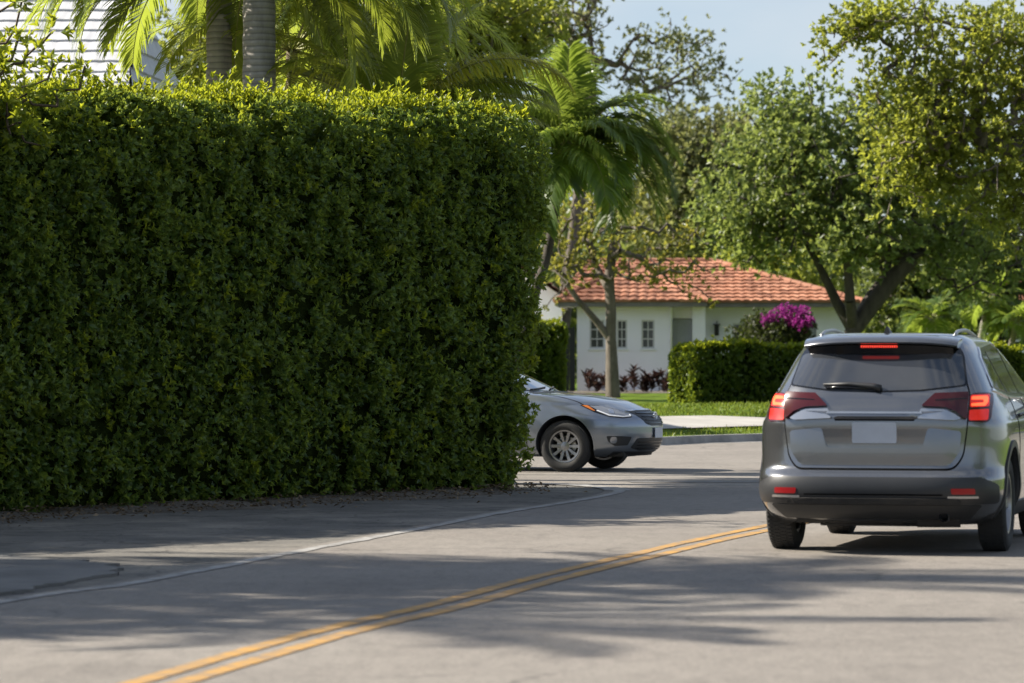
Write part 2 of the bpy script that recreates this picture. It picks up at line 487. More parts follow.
# ------------------------------------------------------------------ trees
def grow(trunks, att, seg=0.55, wob=0.12, up=0.25):
    """nodes from trunk polylines, then a limb to each attractor from its nearest wood"""
    pos = []; par = []; frac = []
    for tr in trunks:
        first = True
        for ip, p in enumerate(tr):
            if first and len(pos) and np.linalg.norm(np.array(p) - pos[0]) < 1e-6:
                last = 0; first = False; continue
            pos.append(np.array(p, float)); par.append(-1 if len(pos) == 1 else (last if not first else 0)); frac.append(ip / (len(tr) - 1))
            last = len(pos) - 1; first = False
    is_trunk = len(pos)
    top = np.mean([tr[-1] for tr in trunks], axis=0)
    order = np.argsort(np.linalg.norm(att - top, axis=1))
    tips = []
    for ai in order:
        a = att[ai]
        Pn = np.array(pos)
        dv = a - Pn
        dist = np.linalg.norm(dv, axis=1)
        cost = dist + up * np.maximum(0, Pn[:, 2] - a[2]) * 1.5
        cost[0] += 99 if len(pos) > 3 else 0
        j = int(np.argmin(cost))
        d = dist[j]
        k = max(2, int(math.ceil(d / seg)))
        off = rng.normal(size=3) * wob * d
        last = j
        for i in range(1, k + 1):
            t = i / k
            p = Pn[j] + dv[j] * t + off * math.sin(math.pi * t) + (rng.normal(size=3) * 0.03 * seg if i < k else 0)
            p = p + np.array([0, 0, -0.10 * d * math.sin(math.pi * t)])
            pos.append(p); par.append(last); last = len(pos) - 1
        tips.append(last)
    n = len(pos)
    cnt = np.zeros(n)
    cnt[tips] += 1
    for i in range(n - 1, 0, -1):
        if par[i] >= 0:
            cnt[par[i]] += cnt[i]
    return np.array(pos), np.array(par), np.maximum(cnt, 0.6), frac

def wood(pos, par, cnt, r_base, r_tip, power=2.3, frac=(), tmin=0.0):
    c0 = cnt[0]
    rad = r_tip + (r_base - r_tip) * (cnt / c0) ** (1 / power)
    for i, fr in enumerate(frac):
        rad[i] = max(rad[i], tmin * r_base * (1 - 0.72 * fr))
    rad[0] = r_base * 1.25
    mb_v = []; mb_f = []
    base = 0
    for i in range(1, len(pos)):
        j = par[i]
        a, b = pos[j], pos[i]
        t = b - a
        L = np.linalg.norm(t)
        if L < 1e-6:
            continue
        t = t / L
        n = 10 if rad[i] > 0.06 else (6 if rad[i] > 0.025 else 4)
        ref = np.array([1.0, 0, 0]) if abs(t[0]) < 0.7 else np.array([0, 1.0, 0])
        s = np.cross(t, ref); s /= np.linalg.norm(s); q = np.cross(t, s)
        an = np.linspace(0, 2 * math.pi, n, endpoint=False)
        ring = np.cos(an)[:, None] * s + np.sin(an)[:, None] * q
        ra = min(rad[j], rad[i] * 1.5)
        mb_v.append(a - t * ra * 0.25 + ring * ra); mb_v.append(b + ring * rad[i])
        for k in range(n):
            k2 = (k + 1) % n
            mb_f.append((base + k, base + k2, base + n + k2, base + n + k))
        base += 2 * n
    return np.concatenate(mb_v), mb_f

def blob_points(blobs, n):
    """points spread in a union of ellipsoids (centre, radii, weight); more near the outside"""
    out = []
    w = np.array([b[2] for b in blobs], float); w /= w.sum()
    for (c, r, _), k in zip(blobs, (w * n).astype(int) + 1):
        d = rand_dirs(k)
        rr = rng.uniform(0.25, 1.0, k) ** 0.55
        out.append(np.array(c) + d * rr[:, None] * np.array(r))
    return np.concatenate(out)

def pix_blobs(lst, d):
    """(px, py, rx, ry, depth offset, depth radius, weight) in the photo's pixels at distance d"""
    out = []
    for (px, py, rx, ry, do, dr, w) in lst:
        dd = d + do
        out.append((at(px, py, dd), (rx * dd / F, dr, ry * dd / F), w))
    return out

def make_tree(name, label, cat, trunks, blobs, nclump, nleaf, rc, L, W, leafm, barkm, r_base, r_tip=0.012, group=None, seg=0.55, wob=0.12, ground=None, zmin=None, power=2.3, droop=0.0, tmin=0.0, ragged=0.28):
    base = np.array(trunks[0][0], float)
    t = thing(name, label, cat, tuple(base), 0, group)
    att = blob_points(blobs, nclump)
    att = att + rng.normal(size=att.shape) * ragged
    if zmin is not None:
        att = att[att[:, 2] > zmin]
    pos, par, cnt, k = grow([[np.array(p, float) for p in tr] for tr in trunks], att, seg, wob)
    V, Fc = wood(pos - base, par, cnt, r_base, r_tip, power, k, tmin)
    mesh_np('trunk', V, Fc, M[barkm], t, True)
    # leaves in whorls round twig ends
    m = max(3, nleaf // 6)
    keep = np.repeat(rng.uniform(0.35, 1.0, len(att)), m) > rng.uniform(0, 1, len(att) * m)
    C = np.repeat(att, m, 0) + rng.normal(size=(len(att) * m, 3)) * np.array([rc, rc, rc * 0.72])
    C = C[keep]
    A = unit(C - np.repeat(att, m, 0)[keep]) + np.array([0, 0, 0.55 - droop]) + rng.normal(size=C.shape) * 0.25
    v, f = rosettes(C - base, A, 6, L, W, 1.1)
    mesh_np('crown', v, f, M[leafm], t)
    return t

# ================================================================== SETTING
def smooth_line(pts, step=0.4):
    """Catmull-Rom through 2-D points"""
    P = [np.array(p, float) for p in pts]
    P = [2 * P[0] - P[1]] + P + [2 * P[-1] - P[-2]]
    out = []
    for i in range(1, len(P) - 2):
        p0, p1, p2, p3 = P[i - 1], P[i], P[i + 1], P[i + 2]
        n = max(2, int(np.linalg.norm(p2 - p1) / step))
        for k in range(n):
            t = k / n
            out.append(0.5 * ((2 * p1) + (-p0 + p2) * t + (2 * p0 - 5 * p1 + 4 * p2 - p3) * t * t + (-p0 + 3 * p1 - 3 * p2 + p3) * t ** 3))
    out.append(P[-2])
    return np.array(out)

def offset_line(L, off):
    t = np.gradient(L, axis=0); t /= np.linalg.norm(t, axis=1, keepdims=True)
    nrm = np.stack([t[:, 1], -t[:, 0]], 1)      # to the right
    return L + nrm * off

def ribbon(L, w, z, jag=0.0):
    a = offset_line(L, -w / 2); b = offset_line(L, w / 2)
    if jag:
        a = a + rng.normal(size=a.shape) * jag; b = b + rng.normal(size=b.shape) * jag
    V = np.concatenate([np.c_[a, np.full(len(a), z)], np.c_[b, np.full(len(b), z)]])
    n = len(a)
    i = np.arange(n - 1)
    return V, np.stack([i, i + n, i + n + 1, i + 1], 1)

def flat_poly(name, pts, z, mat):
    me = bpy.data.meshes.new(name)
    pts = [Vector((float(p[0]), float(p[1]))) for p in pts]
    v, e, f, *_ = delaunay_2d_cdt(pts, [], [list(range(len(pts)))], 1, 1e-5)
    V = [(p.x, p.y, z) for p in v]
    F2 = []
    for q in f:
        a, b2, c = [v[i] for i in q[:3]]
        F2.append(tuple(q) if (b2 - a).cross(c - a) > 0 else tuple(reversed(q)))
    return mesh_np(name, np.array(V), F2, mat)

# the sheet that reaches the horizon
g = np.array([-900, -300, -120, -60, -30, 0, 30, 60, 120, 300, 900], float)
gx, gy = np.meshgrid(g, g + 60)
V = np.c_[gx.ravel(), gy.ravel(), np.full(gx.size, -0.03)]
k = len(g)
ii, jj = np.meshgrid(np.arange(k - 1), np.arange(k - 1))
a = (jj * k + ii).ravel()
kind(mesh_np('ground', V, np.stack([a, a + 1, a + k + 1, a + k], 1), M['terrain']), 'structure')

center = smooth_line([(-8.4, -20), (-5.9, -6), (-3.45, 8), (-1.60, 17.55), (-0.97, 20.7), (-0.40, 22.9), (0.22, 25.7), (0.99, 28.75), (2.14, 33.07), (5.7, 45), (11.0, 60), (18.5, 78), (36, 115), (66, 175)])
wl = [(-11.3, -20), (-8.7, -6), (-6.15, 8), (-4.45, 17.5), (-3.1, 23.26), (-2.52, 25.1), (-2.12, 26.9), (-1.56, 29.65), (-0.90, 32.7), (-0.08, 36.7), (0.49, 38.9), (0.95, 40.9), (1.17, 42.3), (1.12, 43.5), (0.72, 44.6), (0.1, 45.1), (-2, 45.5), (-12, 46.4), (-60, 50)]
white = smooth_line(wl, 0.3)

def curb_y(x):
    return np.interp(x, [-80, 1.0, 2.4, 3.2, 4.9, 8, 10.0, 12, 20, 36, 70], [62.5, 63.9, 64.4, 66.1, 68.3, 71.5, 74.5, 78.5, 95, 124, 185])

def lawn_z(t):
    return np.interp(t, [0, 3.0, 6.5, 13, 45, 400], [0.13, 0.19, 0.34, 0.46, 0.46, 0.46])

def gz(x, y):
    t = y - curb_y(x)
    return float(lawn_z(t)) if t > 0 else 0.0

right_edge = offset_line(center, 5.6)
cx_ = np.linspace(-80, 66, 60)
curb_pts = np.stack([cx_, curb_y(cx_)], 1)
outline = list(offset_line(white, -0.16)) + [(-80, 51.5), (-80, 62.5)] + [tuple(p) for p in curb_pts[1:]] + list(right_edge[::-1][6:])
kind(flat_poly('road', outline, 0.004, M['asphalt']), 'structure')
# dusty strip between the road and the hedge
sh = [(-14, -20), (-11.2, -20)] + [tuple(p) for p in offset_line(white, -0.05)[:-40]] + [(-12, 47.5), (-7, 44), (-3, 43.6), (-0.6, 43.6), (-6, 36), (-14.5, 23), (-26, 5)]
kind(flat_poly('road_shoulder', sh, 0.0, M['shoulder']), 'structure')
# right-hand verge
rv = [tuple(p) for p in offset_line(center, 5.5)] + [(120, 175), (90, -20)]
kind(flat_poly('verge', rv, -0.004, M['lawn']), 'structure')

for nm, off in (('yellow_line', -0.105), ('yellow_line', 0.105)):
    L = offset_line(center, off)
    V, Fc = ribbon(L[(L[:, 1] > -15) & (L[:, 1] < 43)], 0.112, 0.009, 0.004)
    kind(mesh_np(nm, V, Fc, M['yellow']), 'structure')
ic = int(np.argmax(white[:, 0] * (np.abs(white[:, 1] - 42.8) < 2)))
V, Fc = ribbon(white[:ic + 1], 0.125, 0.009, 0.008)
kind(mesh_np('white_edge_line', V, Fc, M['white']), 'structure')
V, Fc = ribbon(white[ic:-8], 0.30, 0.0092, 0.012)
kind(mesh_np('white_edge_line', V, Fc, M['white']), 'structure')
V, Fc = ribbon(smooth_line([(1.4, 45.55), (3, 45.7), (4.6, 45.8)], 0.3), 0.36, 0.0098, 0.01)
kind(mesh_np('white_stop_line', V, Fc, M['faintwhite']), 'structure')

# raised apron of old broken asphalt on the shoulder, lower left
ap = []
base_ap = [(-9, 21.0), (-4.1, 22.4), (-3.3, 23.7), (-2.95, 25.0), (-2.72, 26.4), (-2.95, 27.4), (-3.5, 28.2), (-4.6, 28.9), (-9.5, 29.6)]
Lp = smooth_line(base_ap, 0.12)
Lp = Lp + rng.normal(size=Lp.shape) * 0.045
mb = MB(); mb.prism([tuple(p) for p in Lp], 0.001, 0.022)
o = mb.build('asphalt_patch', M['oldasphalt']); kind(o, 'structure')
# dirt bank under the hedge foot
HU = np.array([0.561, 0.828]); HN = np.array([0.828, -0.561]); HE = np.array([0.26, 43.18])
def hp(t, n):
    return HE + HU * t + HN * n
nx, ny = 150, 9
V = []
for i in range(nx):
    t = -25 + 24.8 * i / (nx - 1)
    wv = (0.55 + 0.22 * math.sin(t * 1.7) + 0.15 * math.sin(t * 4.1 + 1)) * min(1, 0.25 - t * 0.5)
    for j in range(ny):
        s = j / (ny - 1)
        p = hp(t, -1.9 + (1.9 + wv) * s)
        z = 0.006 + 0.075 * (1 - s ** 3) * (1 if s < 0.98 else 0) + rng.normal() * 0.008 * (s < 0.95)
        V.append((p[0], p[1], z if j < ny - 1 else 0.002))
i, j = np.meshgrid(np.arange(nx - 1), np.arange(ny - 1))
a = (i * ny + j).ravel()
kind(mesh_np('soil_bank', np.array(V), np.stack([a, a + 1, a + ny + 1, a + ny], 1), M['soil'], None, True), 'structure')
# leaf litter and small stones along the foot of the hedge
n = 2600
t = rng.uniform(-20, -0.15, n); nn_ = np.abs(rng.normal(0.35, 0.42, n)) * np.minimum(1, 0.3 - t * 0.4)
P2 = HE + t[:, None] * HU + nn_[:, None] * HN
P = np.c_[P2, 0.02 + 0.05 * np.clip(1 - nn_ / 0.6, 0, 1) + rng.uniform(0, 0.02, n)]
D = rand_dirs(n) * np.array([1, 1, 0.25])
v1, f1 = leaf_arrays(P, D, np.tile([0, 0, 1.0], (n, 1)) + rng.normal(size=(n, 3)) * 0.4, rng.uniform(0.025, 0.07, n), rng.uniform(0.012, 0.035, n))
n = 700
# a thin drift over the shoulder, kept left of the edge line
t = rng.uniform(-18, -2, n); q = np.abs(rng.normal(1.0, 0.9, n))
P2 = HE + t[:, None] * HU + q[:, None] * HN
P2 = P2[P2[:, 0] < np.interp(P2[:, 1], white[:120, 1], white[:120, 0]) + 0.6]
n = len(P2)
D = rand_dirs(n) * np.array([1, 1, 0.2])
v2, f2 = leaf_arrays(np.c_[P2, np.full(n, 0.037)], D, np.tile([0, 0, 1.0], (n, 1)), rng.uniform(0.015, 0.04, n), rng.uniform(0.008, 0.02, n))
kind(mesh_np('leaf_litter', np.concatenate([v1, v2]), np.concatenate([f1, f2 + len(v1)]), M['litter']), 'stuff')

# far corner: kerb, mounded lawn, pavement
xs = np.unique(np.concatenate([np.linspace(-80, -5, 26), np.linspace(-5, 14, 70), np.linspace(14, 66, 40)]))
def loft(profile):
    """profile: (t behind the kerb line, z)"""
    V = []
    for x in xs:
        y0 = curb_y(x)
        for (t, z) in profile:
            V.append((x, y0 + t, z))
    m = len(profile)
    i, j = np.meshgrid(np.arange(len(xs) - 1), np.arange(m - 1))
    a = (i * m + j).ravel()
    return np.array(V), np.stack([a, a + m, a + m + 1, a + 1], 1)
V, Fc = loft([(-0.42, 0.006), (-0.05, 0.012), (0.0, 0.115), (0.03, 0.138), (0.17, 0.142), (0.19, 0.10)])
kind(mesh_np('kerb', V, Fc, M['curb'], None, True, 40), 'structure')
tt = [0.172, 0.6, 1.5, 3.0, 3.6, 4.4, 5.4, 6.5, 8, 10, 13, 18, 30, 60, 120, 240]
V, Fc = loft([(t, float(lawn_z(t))) for t in tt])
V[:, 2] += np.where((V[:, 1] - curb_y(V[:, 0])) > 1, rng.normal(size=len(V)) * 0.008, 0)
kind(mesh_np('lawn', V, Fc, M['lawn'], None, True), 'structure')
sx = np.linspace(-40, 7.0, 60)
V = []
for x in sx:
    y0 = curb_y(x)
    e = 6.7 - 2.2 * max(0, (x - 3.6) / 2.2)          # narrows towards the right
    e = max(e, 3.7)
    for t in np.linspace(2.9, e, 6):
        V.append((x, y0 + t, float(lawn_z(t)) + 0.035))
i, j = np.meshgrid(np.arange(59), np.arange(5)); a = (i * 6 + j).ravel()
kind(mesh_np('pavement', np.array(V), np.stack([a, a + 6, a + 7, a + 1], 1), M['concrete']), 'structure')
# grass blades on the far lawn
n = 26000
x = rng.uniform(-6, 13, n); t = rng.uniform(0.2, 16, n)
ok = ~((t > 2.85) & (t < 6.8) & (x < 5.8) & (t < np.maximum(6.75 - 2.2 * np.maximum(0, (x - 3.6) / 2.2), 3.75)))
x = x[ok]; t = t[ok]; n = len(x)
P = np.c_[x, curb_y(x) + t, lawn_z(t) - 0.005]
D = np.tile([0, 0, 1.0], (n, 1)) + rng.normal(size=(n, 3)) * 0.45; D[:, 2] = np.abs(D[:, 2])
v1, f1 = leaf_arrays(P, D, rand_dirs(n), rng.uniform(0.04, 0.10, n), 0.018)
kind(mesh_np('grass', v1, f1, M['grass']), 'stuff')

# ================================================================== HEDGES
def rounded_rect_pts(cx0, cx1, cy0, cy1, r, n=8):
    out = []
    for (cx, cy, a0) in ((cx1 - r, cy1 - r, 0), (cx0 + r, cy1 - r, 90), (cx0 + r, cy0 + r, 180), (cx1 - r, cy0 + r, 270)):
        for k in range(n + 1):
            a = R(a0 + 90 * k / n)
            out.append((cx + r * math.cos(a), cy + r * math.sin(a)))
    return np.array(out)

def make_hedge(name, label, cat, org, ux, length, thick, zb, zt, r, dens, L, W, mat, lean=0.0, bumpy=0.06, sprigs=0, group=None, tslope=0.0, vis_from=None, nl=6, inset=0.20, clump=0.07, topdeep=0.16, tuft=0.085):
    """box hedge: org = front end corner; runs along -ux from 0 to length; thick away from the street"""
    ux = np.array(ux, float); nrm = np.array([ux[1], -ux[0]])      # front normal
    t = thing(name, label, cat, (org[0], org[1], zb), 0, group)
    ring = rounded_rect_pts(-length, 0, -thick, 0, r)               # (along, front)
    nxt = np.roll(ring, -1, 0); seg = nxt - ring; sl = np.linalg.norm(seg, axis=1)
    cum = np.cumsum(sl); per = cum[-1]
    H = zt - zb
    def surf(s, zf, n_out):
        k = np.searchsorted(cum, s); k = np.clip(k, 0, len(ring) - 1)
        f = (s - (cum[k] - sl[k])) / np.maximum(sl[k], 1e-9)
        p = ring[k] + seg[k] * f[:, None]
        nr = np.stack([seg[k][:, 1], -seg[k][:, 0]], 1) / np.maximum(sl[k], 1e-9)[:, None]
        w = bumpy * (np.sin(p[:, 0] * 1.9 + zf * 2.2) * 0.5 + np.sin(p[:, 0] * 4.3 - zf * 5 + p[:, 1] * 3) * 0.35 + np.sin(zf * 9 + p[:, 0] * 7.7) * 0.25)
        q = p + nr * (n_out + w + lean * np.asarray(zf) ** 0.55)[:, None]
        return q, nr
    def toworld(q):
        return q[:, :1] * ux[None, :] + q[:, 1:] * nrm[None, :]
    def ztop(al):
        return H + tslope * (al) + 0.05 * np.sin(al * 2.3) + 0.03 * np.sin(al * 5.9)
    # faces
    def density_thin(al):
        if vis_from is None:
            return np.ones(len(al), bool)
        keep = np.where(al < vis_from, 0.45, 1.0)
        return rng.uniform(size=len(al)) < keep
    n = int(per * H * dens)
    # shoots come in tufts that stand out or lie back
    nc = max(8, n // 24)
    cs = rng.uniform(0, per, nc); cz = rng.uniform(0, 1, nc) ** 0.96; co_ = rng.normal(0, clump, nc)
    ci = rng.integers(0, nc, n)
    s = (cs[ci] + rng.normal(0, tuft, n)) % per; zf = np.clip(cz[ci] + rng.normal(0, tuft, n) / H, 0, 1)
    loose = rng.uniform(size=n) < 0.28
    s = np.where(loose, rng.uniform(0, per, n), s); zf = np.where(loose, rng.uniform(0, 1, n), zf)
    depth = np.where(loose, -np.abs(rng.normal(0, inset * 0.6, n)), co_[ci] - np.abs(rng.normal(0, inset * 0.25, n)))
    q, nr = surf(s, zf, depth)
    keep = density_thin(q[:, 0]); q, nr, zf = q[keep], nr[keep], zf[keep]
    # round the shoulder at the top
    zt_ = ztop(q[:, 0])
    shoulder = np.clip((zf - 0.93) / 0.07, 0, 1)
    q = q - nr * (0.22 * shoulder ** 2)[:, None]
    C1 = np.c_[toworld(q), zf * zt_]
    A1 = np.c_[toworld(nr), 0.35 + 1.2 * shoulder] + rng.normal(size=(len(q), 3)) * 0.42
    # top
    n = int(length * thick * dens * 1.6)
    q2 = np.stack([rng.uniform(-length + 0.1, -0.12, n), rng.uniform(-thick + 0.1, -0.10, n)], 1)
    q2 = q2[density_thin(q2[:, 0])]; n = len(q2)
    q2[:, 0] += lean * 0.8 * np.clip(1 + q2[:, 0], 0, 1)
    z2 = ztop(q2[:, 0]) - np.abs(rng.normal(0, topdeep, n)) + 0.03
    corner = np.clip(1 - np.hypot(np.clip(-q2[:, 0], 0, 0.8), np.clip(-q2[:, 1], 0, 9)) / 0.8, 0, 1)
    z2 -= 0.15 * corner
    C2 = np.c_[toworld(q2), z2]
    A2 = np.tile([0, 0, 1.0], (n, 1)) + rng.normal(size=(n, 3)) * 0.45
    C = np.concatenate([C1, C2]); A = np.concatenate([A1, A2])
    v, f = rosettes(C, A, nl, L, W, 0.95)
    vs, fs = [v], [f]; nv = len(v)
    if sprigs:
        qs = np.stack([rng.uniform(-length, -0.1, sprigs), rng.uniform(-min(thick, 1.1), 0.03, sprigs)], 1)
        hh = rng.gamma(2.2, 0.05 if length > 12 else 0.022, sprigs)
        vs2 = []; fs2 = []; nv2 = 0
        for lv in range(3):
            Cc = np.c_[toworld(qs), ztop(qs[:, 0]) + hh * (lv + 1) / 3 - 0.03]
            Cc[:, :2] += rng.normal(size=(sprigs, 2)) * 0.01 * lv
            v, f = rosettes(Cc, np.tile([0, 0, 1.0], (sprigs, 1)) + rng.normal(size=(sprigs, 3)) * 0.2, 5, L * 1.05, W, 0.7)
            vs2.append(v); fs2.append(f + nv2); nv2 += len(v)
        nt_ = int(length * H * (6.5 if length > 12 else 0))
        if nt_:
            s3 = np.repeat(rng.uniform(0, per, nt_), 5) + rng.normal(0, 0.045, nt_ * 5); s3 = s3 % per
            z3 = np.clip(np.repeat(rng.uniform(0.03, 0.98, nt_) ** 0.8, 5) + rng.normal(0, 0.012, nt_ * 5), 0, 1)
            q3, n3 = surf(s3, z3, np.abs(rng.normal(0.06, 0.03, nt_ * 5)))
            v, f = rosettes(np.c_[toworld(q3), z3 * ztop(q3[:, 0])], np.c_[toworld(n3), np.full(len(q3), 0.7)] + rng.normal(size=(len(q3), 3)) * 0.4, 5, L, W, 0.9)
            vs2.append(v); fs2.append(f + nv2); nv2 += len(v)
        mesh_np('sunlit_shoots', np.concatenate(vs2), np.concatenate(fs2), M['shrub'], t)  # lighter leaf colour paints the backlit top glow and bright face tufts
    mesh_np('foliage', np.concatenate(vs), np.concatenate(fs), M[mat], t)
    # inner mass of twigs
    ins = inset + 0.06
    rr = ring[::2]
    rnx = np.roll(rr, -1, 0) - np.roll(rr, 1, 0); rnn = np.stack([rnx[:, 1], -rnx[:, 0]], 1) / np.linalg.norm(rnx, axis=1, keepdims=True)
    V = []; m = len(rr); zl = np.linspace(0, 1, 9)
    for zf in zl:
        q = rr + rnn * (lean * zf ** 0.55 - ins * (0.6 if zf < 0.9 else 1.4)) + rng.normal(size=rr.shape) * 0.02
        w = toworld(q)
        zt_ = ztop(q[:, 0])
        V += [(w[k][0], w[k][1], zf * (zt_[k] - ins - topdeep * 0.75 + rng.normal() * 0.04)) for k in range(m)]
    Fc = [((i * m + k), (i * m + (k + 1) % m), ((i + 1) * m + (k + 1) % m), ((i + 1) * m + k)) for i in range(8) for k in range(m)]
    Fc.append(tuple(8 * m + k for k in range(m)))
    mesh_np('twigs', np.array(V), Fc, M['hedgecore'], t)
    # a row of stems at the foot
    mb = MB()
    for k in range(int(length / 0.6)):
        for row in (0.3,):
            mb = MB()
            q = np.array([[-0.25 - k * 0.6 + rng.normal() * 0.05, -row + rng.normal() * 0.05]])
            w = toworld(q)[0]
            mb.tube([(w[0], w[1], -0.08), (w[0] + rng.normal() * 0.03, w[1] + rng.normal() * 0.03, 0.35), (w[0] + rng.normal() * 0.08, w[1] + rng.normal() * 0.08, 0.9)], [0.022, 0.018, 0.012], 5)
            mb.build('stem', M['stem'], t, True)
    return t

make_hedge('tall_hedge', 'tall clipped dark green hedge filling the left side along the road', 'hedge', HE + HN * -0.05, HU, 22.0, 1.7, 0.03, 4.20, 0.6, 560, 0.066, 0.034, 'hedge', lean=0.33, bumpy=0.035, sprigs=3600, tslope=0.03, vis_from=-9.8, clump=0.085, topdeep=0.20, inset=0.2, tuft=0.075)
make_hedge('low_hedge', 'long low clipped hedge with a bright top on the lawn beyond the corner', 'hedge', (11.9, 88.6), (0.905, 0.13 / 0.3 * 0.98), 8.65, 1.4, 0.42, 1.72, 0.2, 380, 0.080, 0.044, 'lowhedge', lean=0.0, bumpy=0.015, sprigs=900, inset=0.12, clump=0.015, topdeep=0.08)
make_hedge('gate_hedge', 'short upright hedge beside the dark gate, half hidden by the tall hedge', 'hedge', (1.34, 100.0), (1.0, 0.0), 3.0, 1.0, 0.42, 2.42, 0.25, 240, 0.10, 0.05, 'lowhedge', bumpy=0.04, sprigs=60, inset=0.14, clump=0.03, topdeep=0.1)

# shrub pushing up through the hedge at the far left
b = at(2, 357, 35.3)
make_tree('leafy_shrub', 'loose bright-leaved shrub growing up through the left end of the tall hedge', 'shrub',
          [[(b[0] - 0.75, 36.9, 0.0), (b[0] - 0.7, 36.8, 1.8), (b[0] - 0.4, 36.2, 3.2)]],
          pix_blobs([(-2, 90, 34, 40, 0, 0.35, 3), (10, 52, 14, 16, 0.2, 0.2, 1), (-20, 50, 18, 20, 0.1, 0.3, 1)], 35.3),
          60, 40, 0.07, 0.10, 0.042, 'shrub', 'stem', 0.035, 0.005, seg=0.25)

# ================================================================== PALMS
def frond_mesh(org, az, el, length, droop, leaf, npair, hang, w=0.032, fwd=0.55, vtilt=0.35):
    """returns leaflet (V,F) and the rib polyline"""
    k = 26
    pts = [np.array(org, float)]; tang = []
    e = el
    ds = length / k
    for i in range(k):
        s = i / k
        e = el - droop * (s ** 1.35)
        d = np.array([math.cos(az) * math.cos(e), math.sin(az) * math.cos(e), math.sin(e)])
        tang.append(d); pts.append(pts[-1] + d * ds)
    tang.append(tang[-1])
    pts = np.array(pts); tang = np.array(tang)
    side = np.array([-math.sin(az), math.cos(az), 0.0])
    V = []; Fc = []
    for i in range(npair):
        s = 0.14 + 0.85 * (i + 0.5) / npair
        f = s * k; a = int(f); fr = f - a
        p = pts[a] * (1 - fr) + pts[min(a + 1, k)] * fr
        t = tang[a]; upv = np.cross(t, side); upv = upv if upv[2] > 0 else -upv
        ll = leaf * (0.45 + 0.75 * math.sin(math.pi * min(1, 0.18 + s * 0.80))) * rng.uniform(0.88, 1.1)
        for sg in (-1, 1):
            d0 = side * sg * (1 - 0.25 * s) + t * (fwd + 0.5 * s) + upv * (vtilt * rng.uniform(0.4, 1.2))
            d0 /= np.linalg.norm(d0)
            g = np.array([0, 0, -1.0])
            d1 = d0 + g * hang * rng.uniform(0.7, 1.3); d1 /= np.linalg.norm(d1)
            d2 = d0 + g * hang * 2.3 * rng.uniform(0.7, 1.3); d2 /= np.linalg.norm(d2)
            q = np.cross(d0, upv); q /= np.linalg.norm(q)
            q = q * 0.8 + t * 0.5; q /= np.linalg.norm(q)
            p1 = p + d0 * ll * 0.4; p2 = p1 + d1 * ll * 0.33; p3 = p2 + d2 * ll * 0.27
            b = len(V)
            V += [p - q * w * .3, p + q * w * .3, p1 - q * w * .5, p1 + q * w * .5, p2 - q * w * .36, p2 + q * w * .36, p3]
            Fc += [(b, b + 1, b + 3), (b, b + 3, b + 2), (b + 2, b + 3, b + 5), (b + 2, b + 5, b + 4), (b + 4, b + 5, b + 6)]
    return np.array(V), np.array(Fc), pts

def make_palm(name, label, base, trunk_pts, r0, r1, fronds, leafm, leaf=0.45, npair=42, hang=0.35, w=0.034, group=None, trunkm='palmtrunk', shaft=None, ribr=0.018, cat='palm tree', vtilt=0.35):
    base = np.array(base, float)
    t = thing(name, label, cat, tuple(base), 0, group)
    mb = MB()
    L = smooth_line([tuple(p[:2]) + (p[2],) for p in trunk_pts], 0.12) - base
    n = len(L)
    rad = [r0 + (r1 - r0) * (i / (n - 1)) ** 0.8 + (0.25 * r0 * max(0, 1 - i * 0.12 / 0.5)) + 0.006 * math.sin(i * 2.1) for i in range(n)]
    mb.tube([tuple(p) for p in L], rad, 16)
    mb.build('trunk', M[trunkm], t, True)
    top = L[-1]
    if shaft:
        hs, rs = shaft
        ax = L[-1] - L[-3]; ax /= np.linalg.norm(ax)
        mb = MB()
        mb.tube([tuple(top + ax * hs * s) for s in (0, 0.15, 0.4, 0.7, 1.0)], [r1 * 1.05, rs, rs * 0.95, rs * 0.7, rs * 0.4], 12)
        mb.build('crownshaft', M['shaft'], t, True)
        top = top + ax * hs * 0.85
    for fr in fronds:
        az, el, ln, dr = fr[:4]
        o = top + np.array([math.cos(az), math.sin(az), 0]) * r1 * 0.4
        V, Fc, rib = frond_mesh(o, az, el, ln, dr, leaf * (fr[4] if len(fr) > 4 else 1), int(npair * (0.6 + 0.4 * ln / max(f[2] for f in fronds))), fr[6] if len(fr) > 6 else hang, w, vtilt=vtilt)
        lm = fr[5] if len(fr) > 5 else leafm
        f = mesh_np('frond', V, Fc, M[lm], t)
        mb = MB(); mb.tube([tuple(p) for p in rib[::2]], list(np.linspace(ribr, ribr * 0.2, len(rib[::2]))), 5)
        mb.build('rib', M['rachis'], f, True)
    return t

def ring_fronds(n, ln, el_lo, el_hi, droop, seed, jit=0.25):
    r = np.random.default_rng(seed)
    out = []
    for i in range(n):
        s = i / max(1, n - 1)
        az = i * 2.39996 + r.normal() * jit
        el = el_lo + (el_hi - el_lo) * s + r.normal() * 0.08
        out.append((az, el, ln * r.uniform(0.85, 1.12), droop * (1.15 - 0.4 * s) * r.uniform(0.85, 1.15)))
    return out

PI = math.pi
def straight(x, y, h, lean=(0, 0)):
    return [(x, y, 0), (x + lean[0] * .3, y + lean[1] * .3, h * .4), (x + lean[0] * .65, y + lean[1] * .65, h * .75), (x + lean[0], y + lean[1], h)]

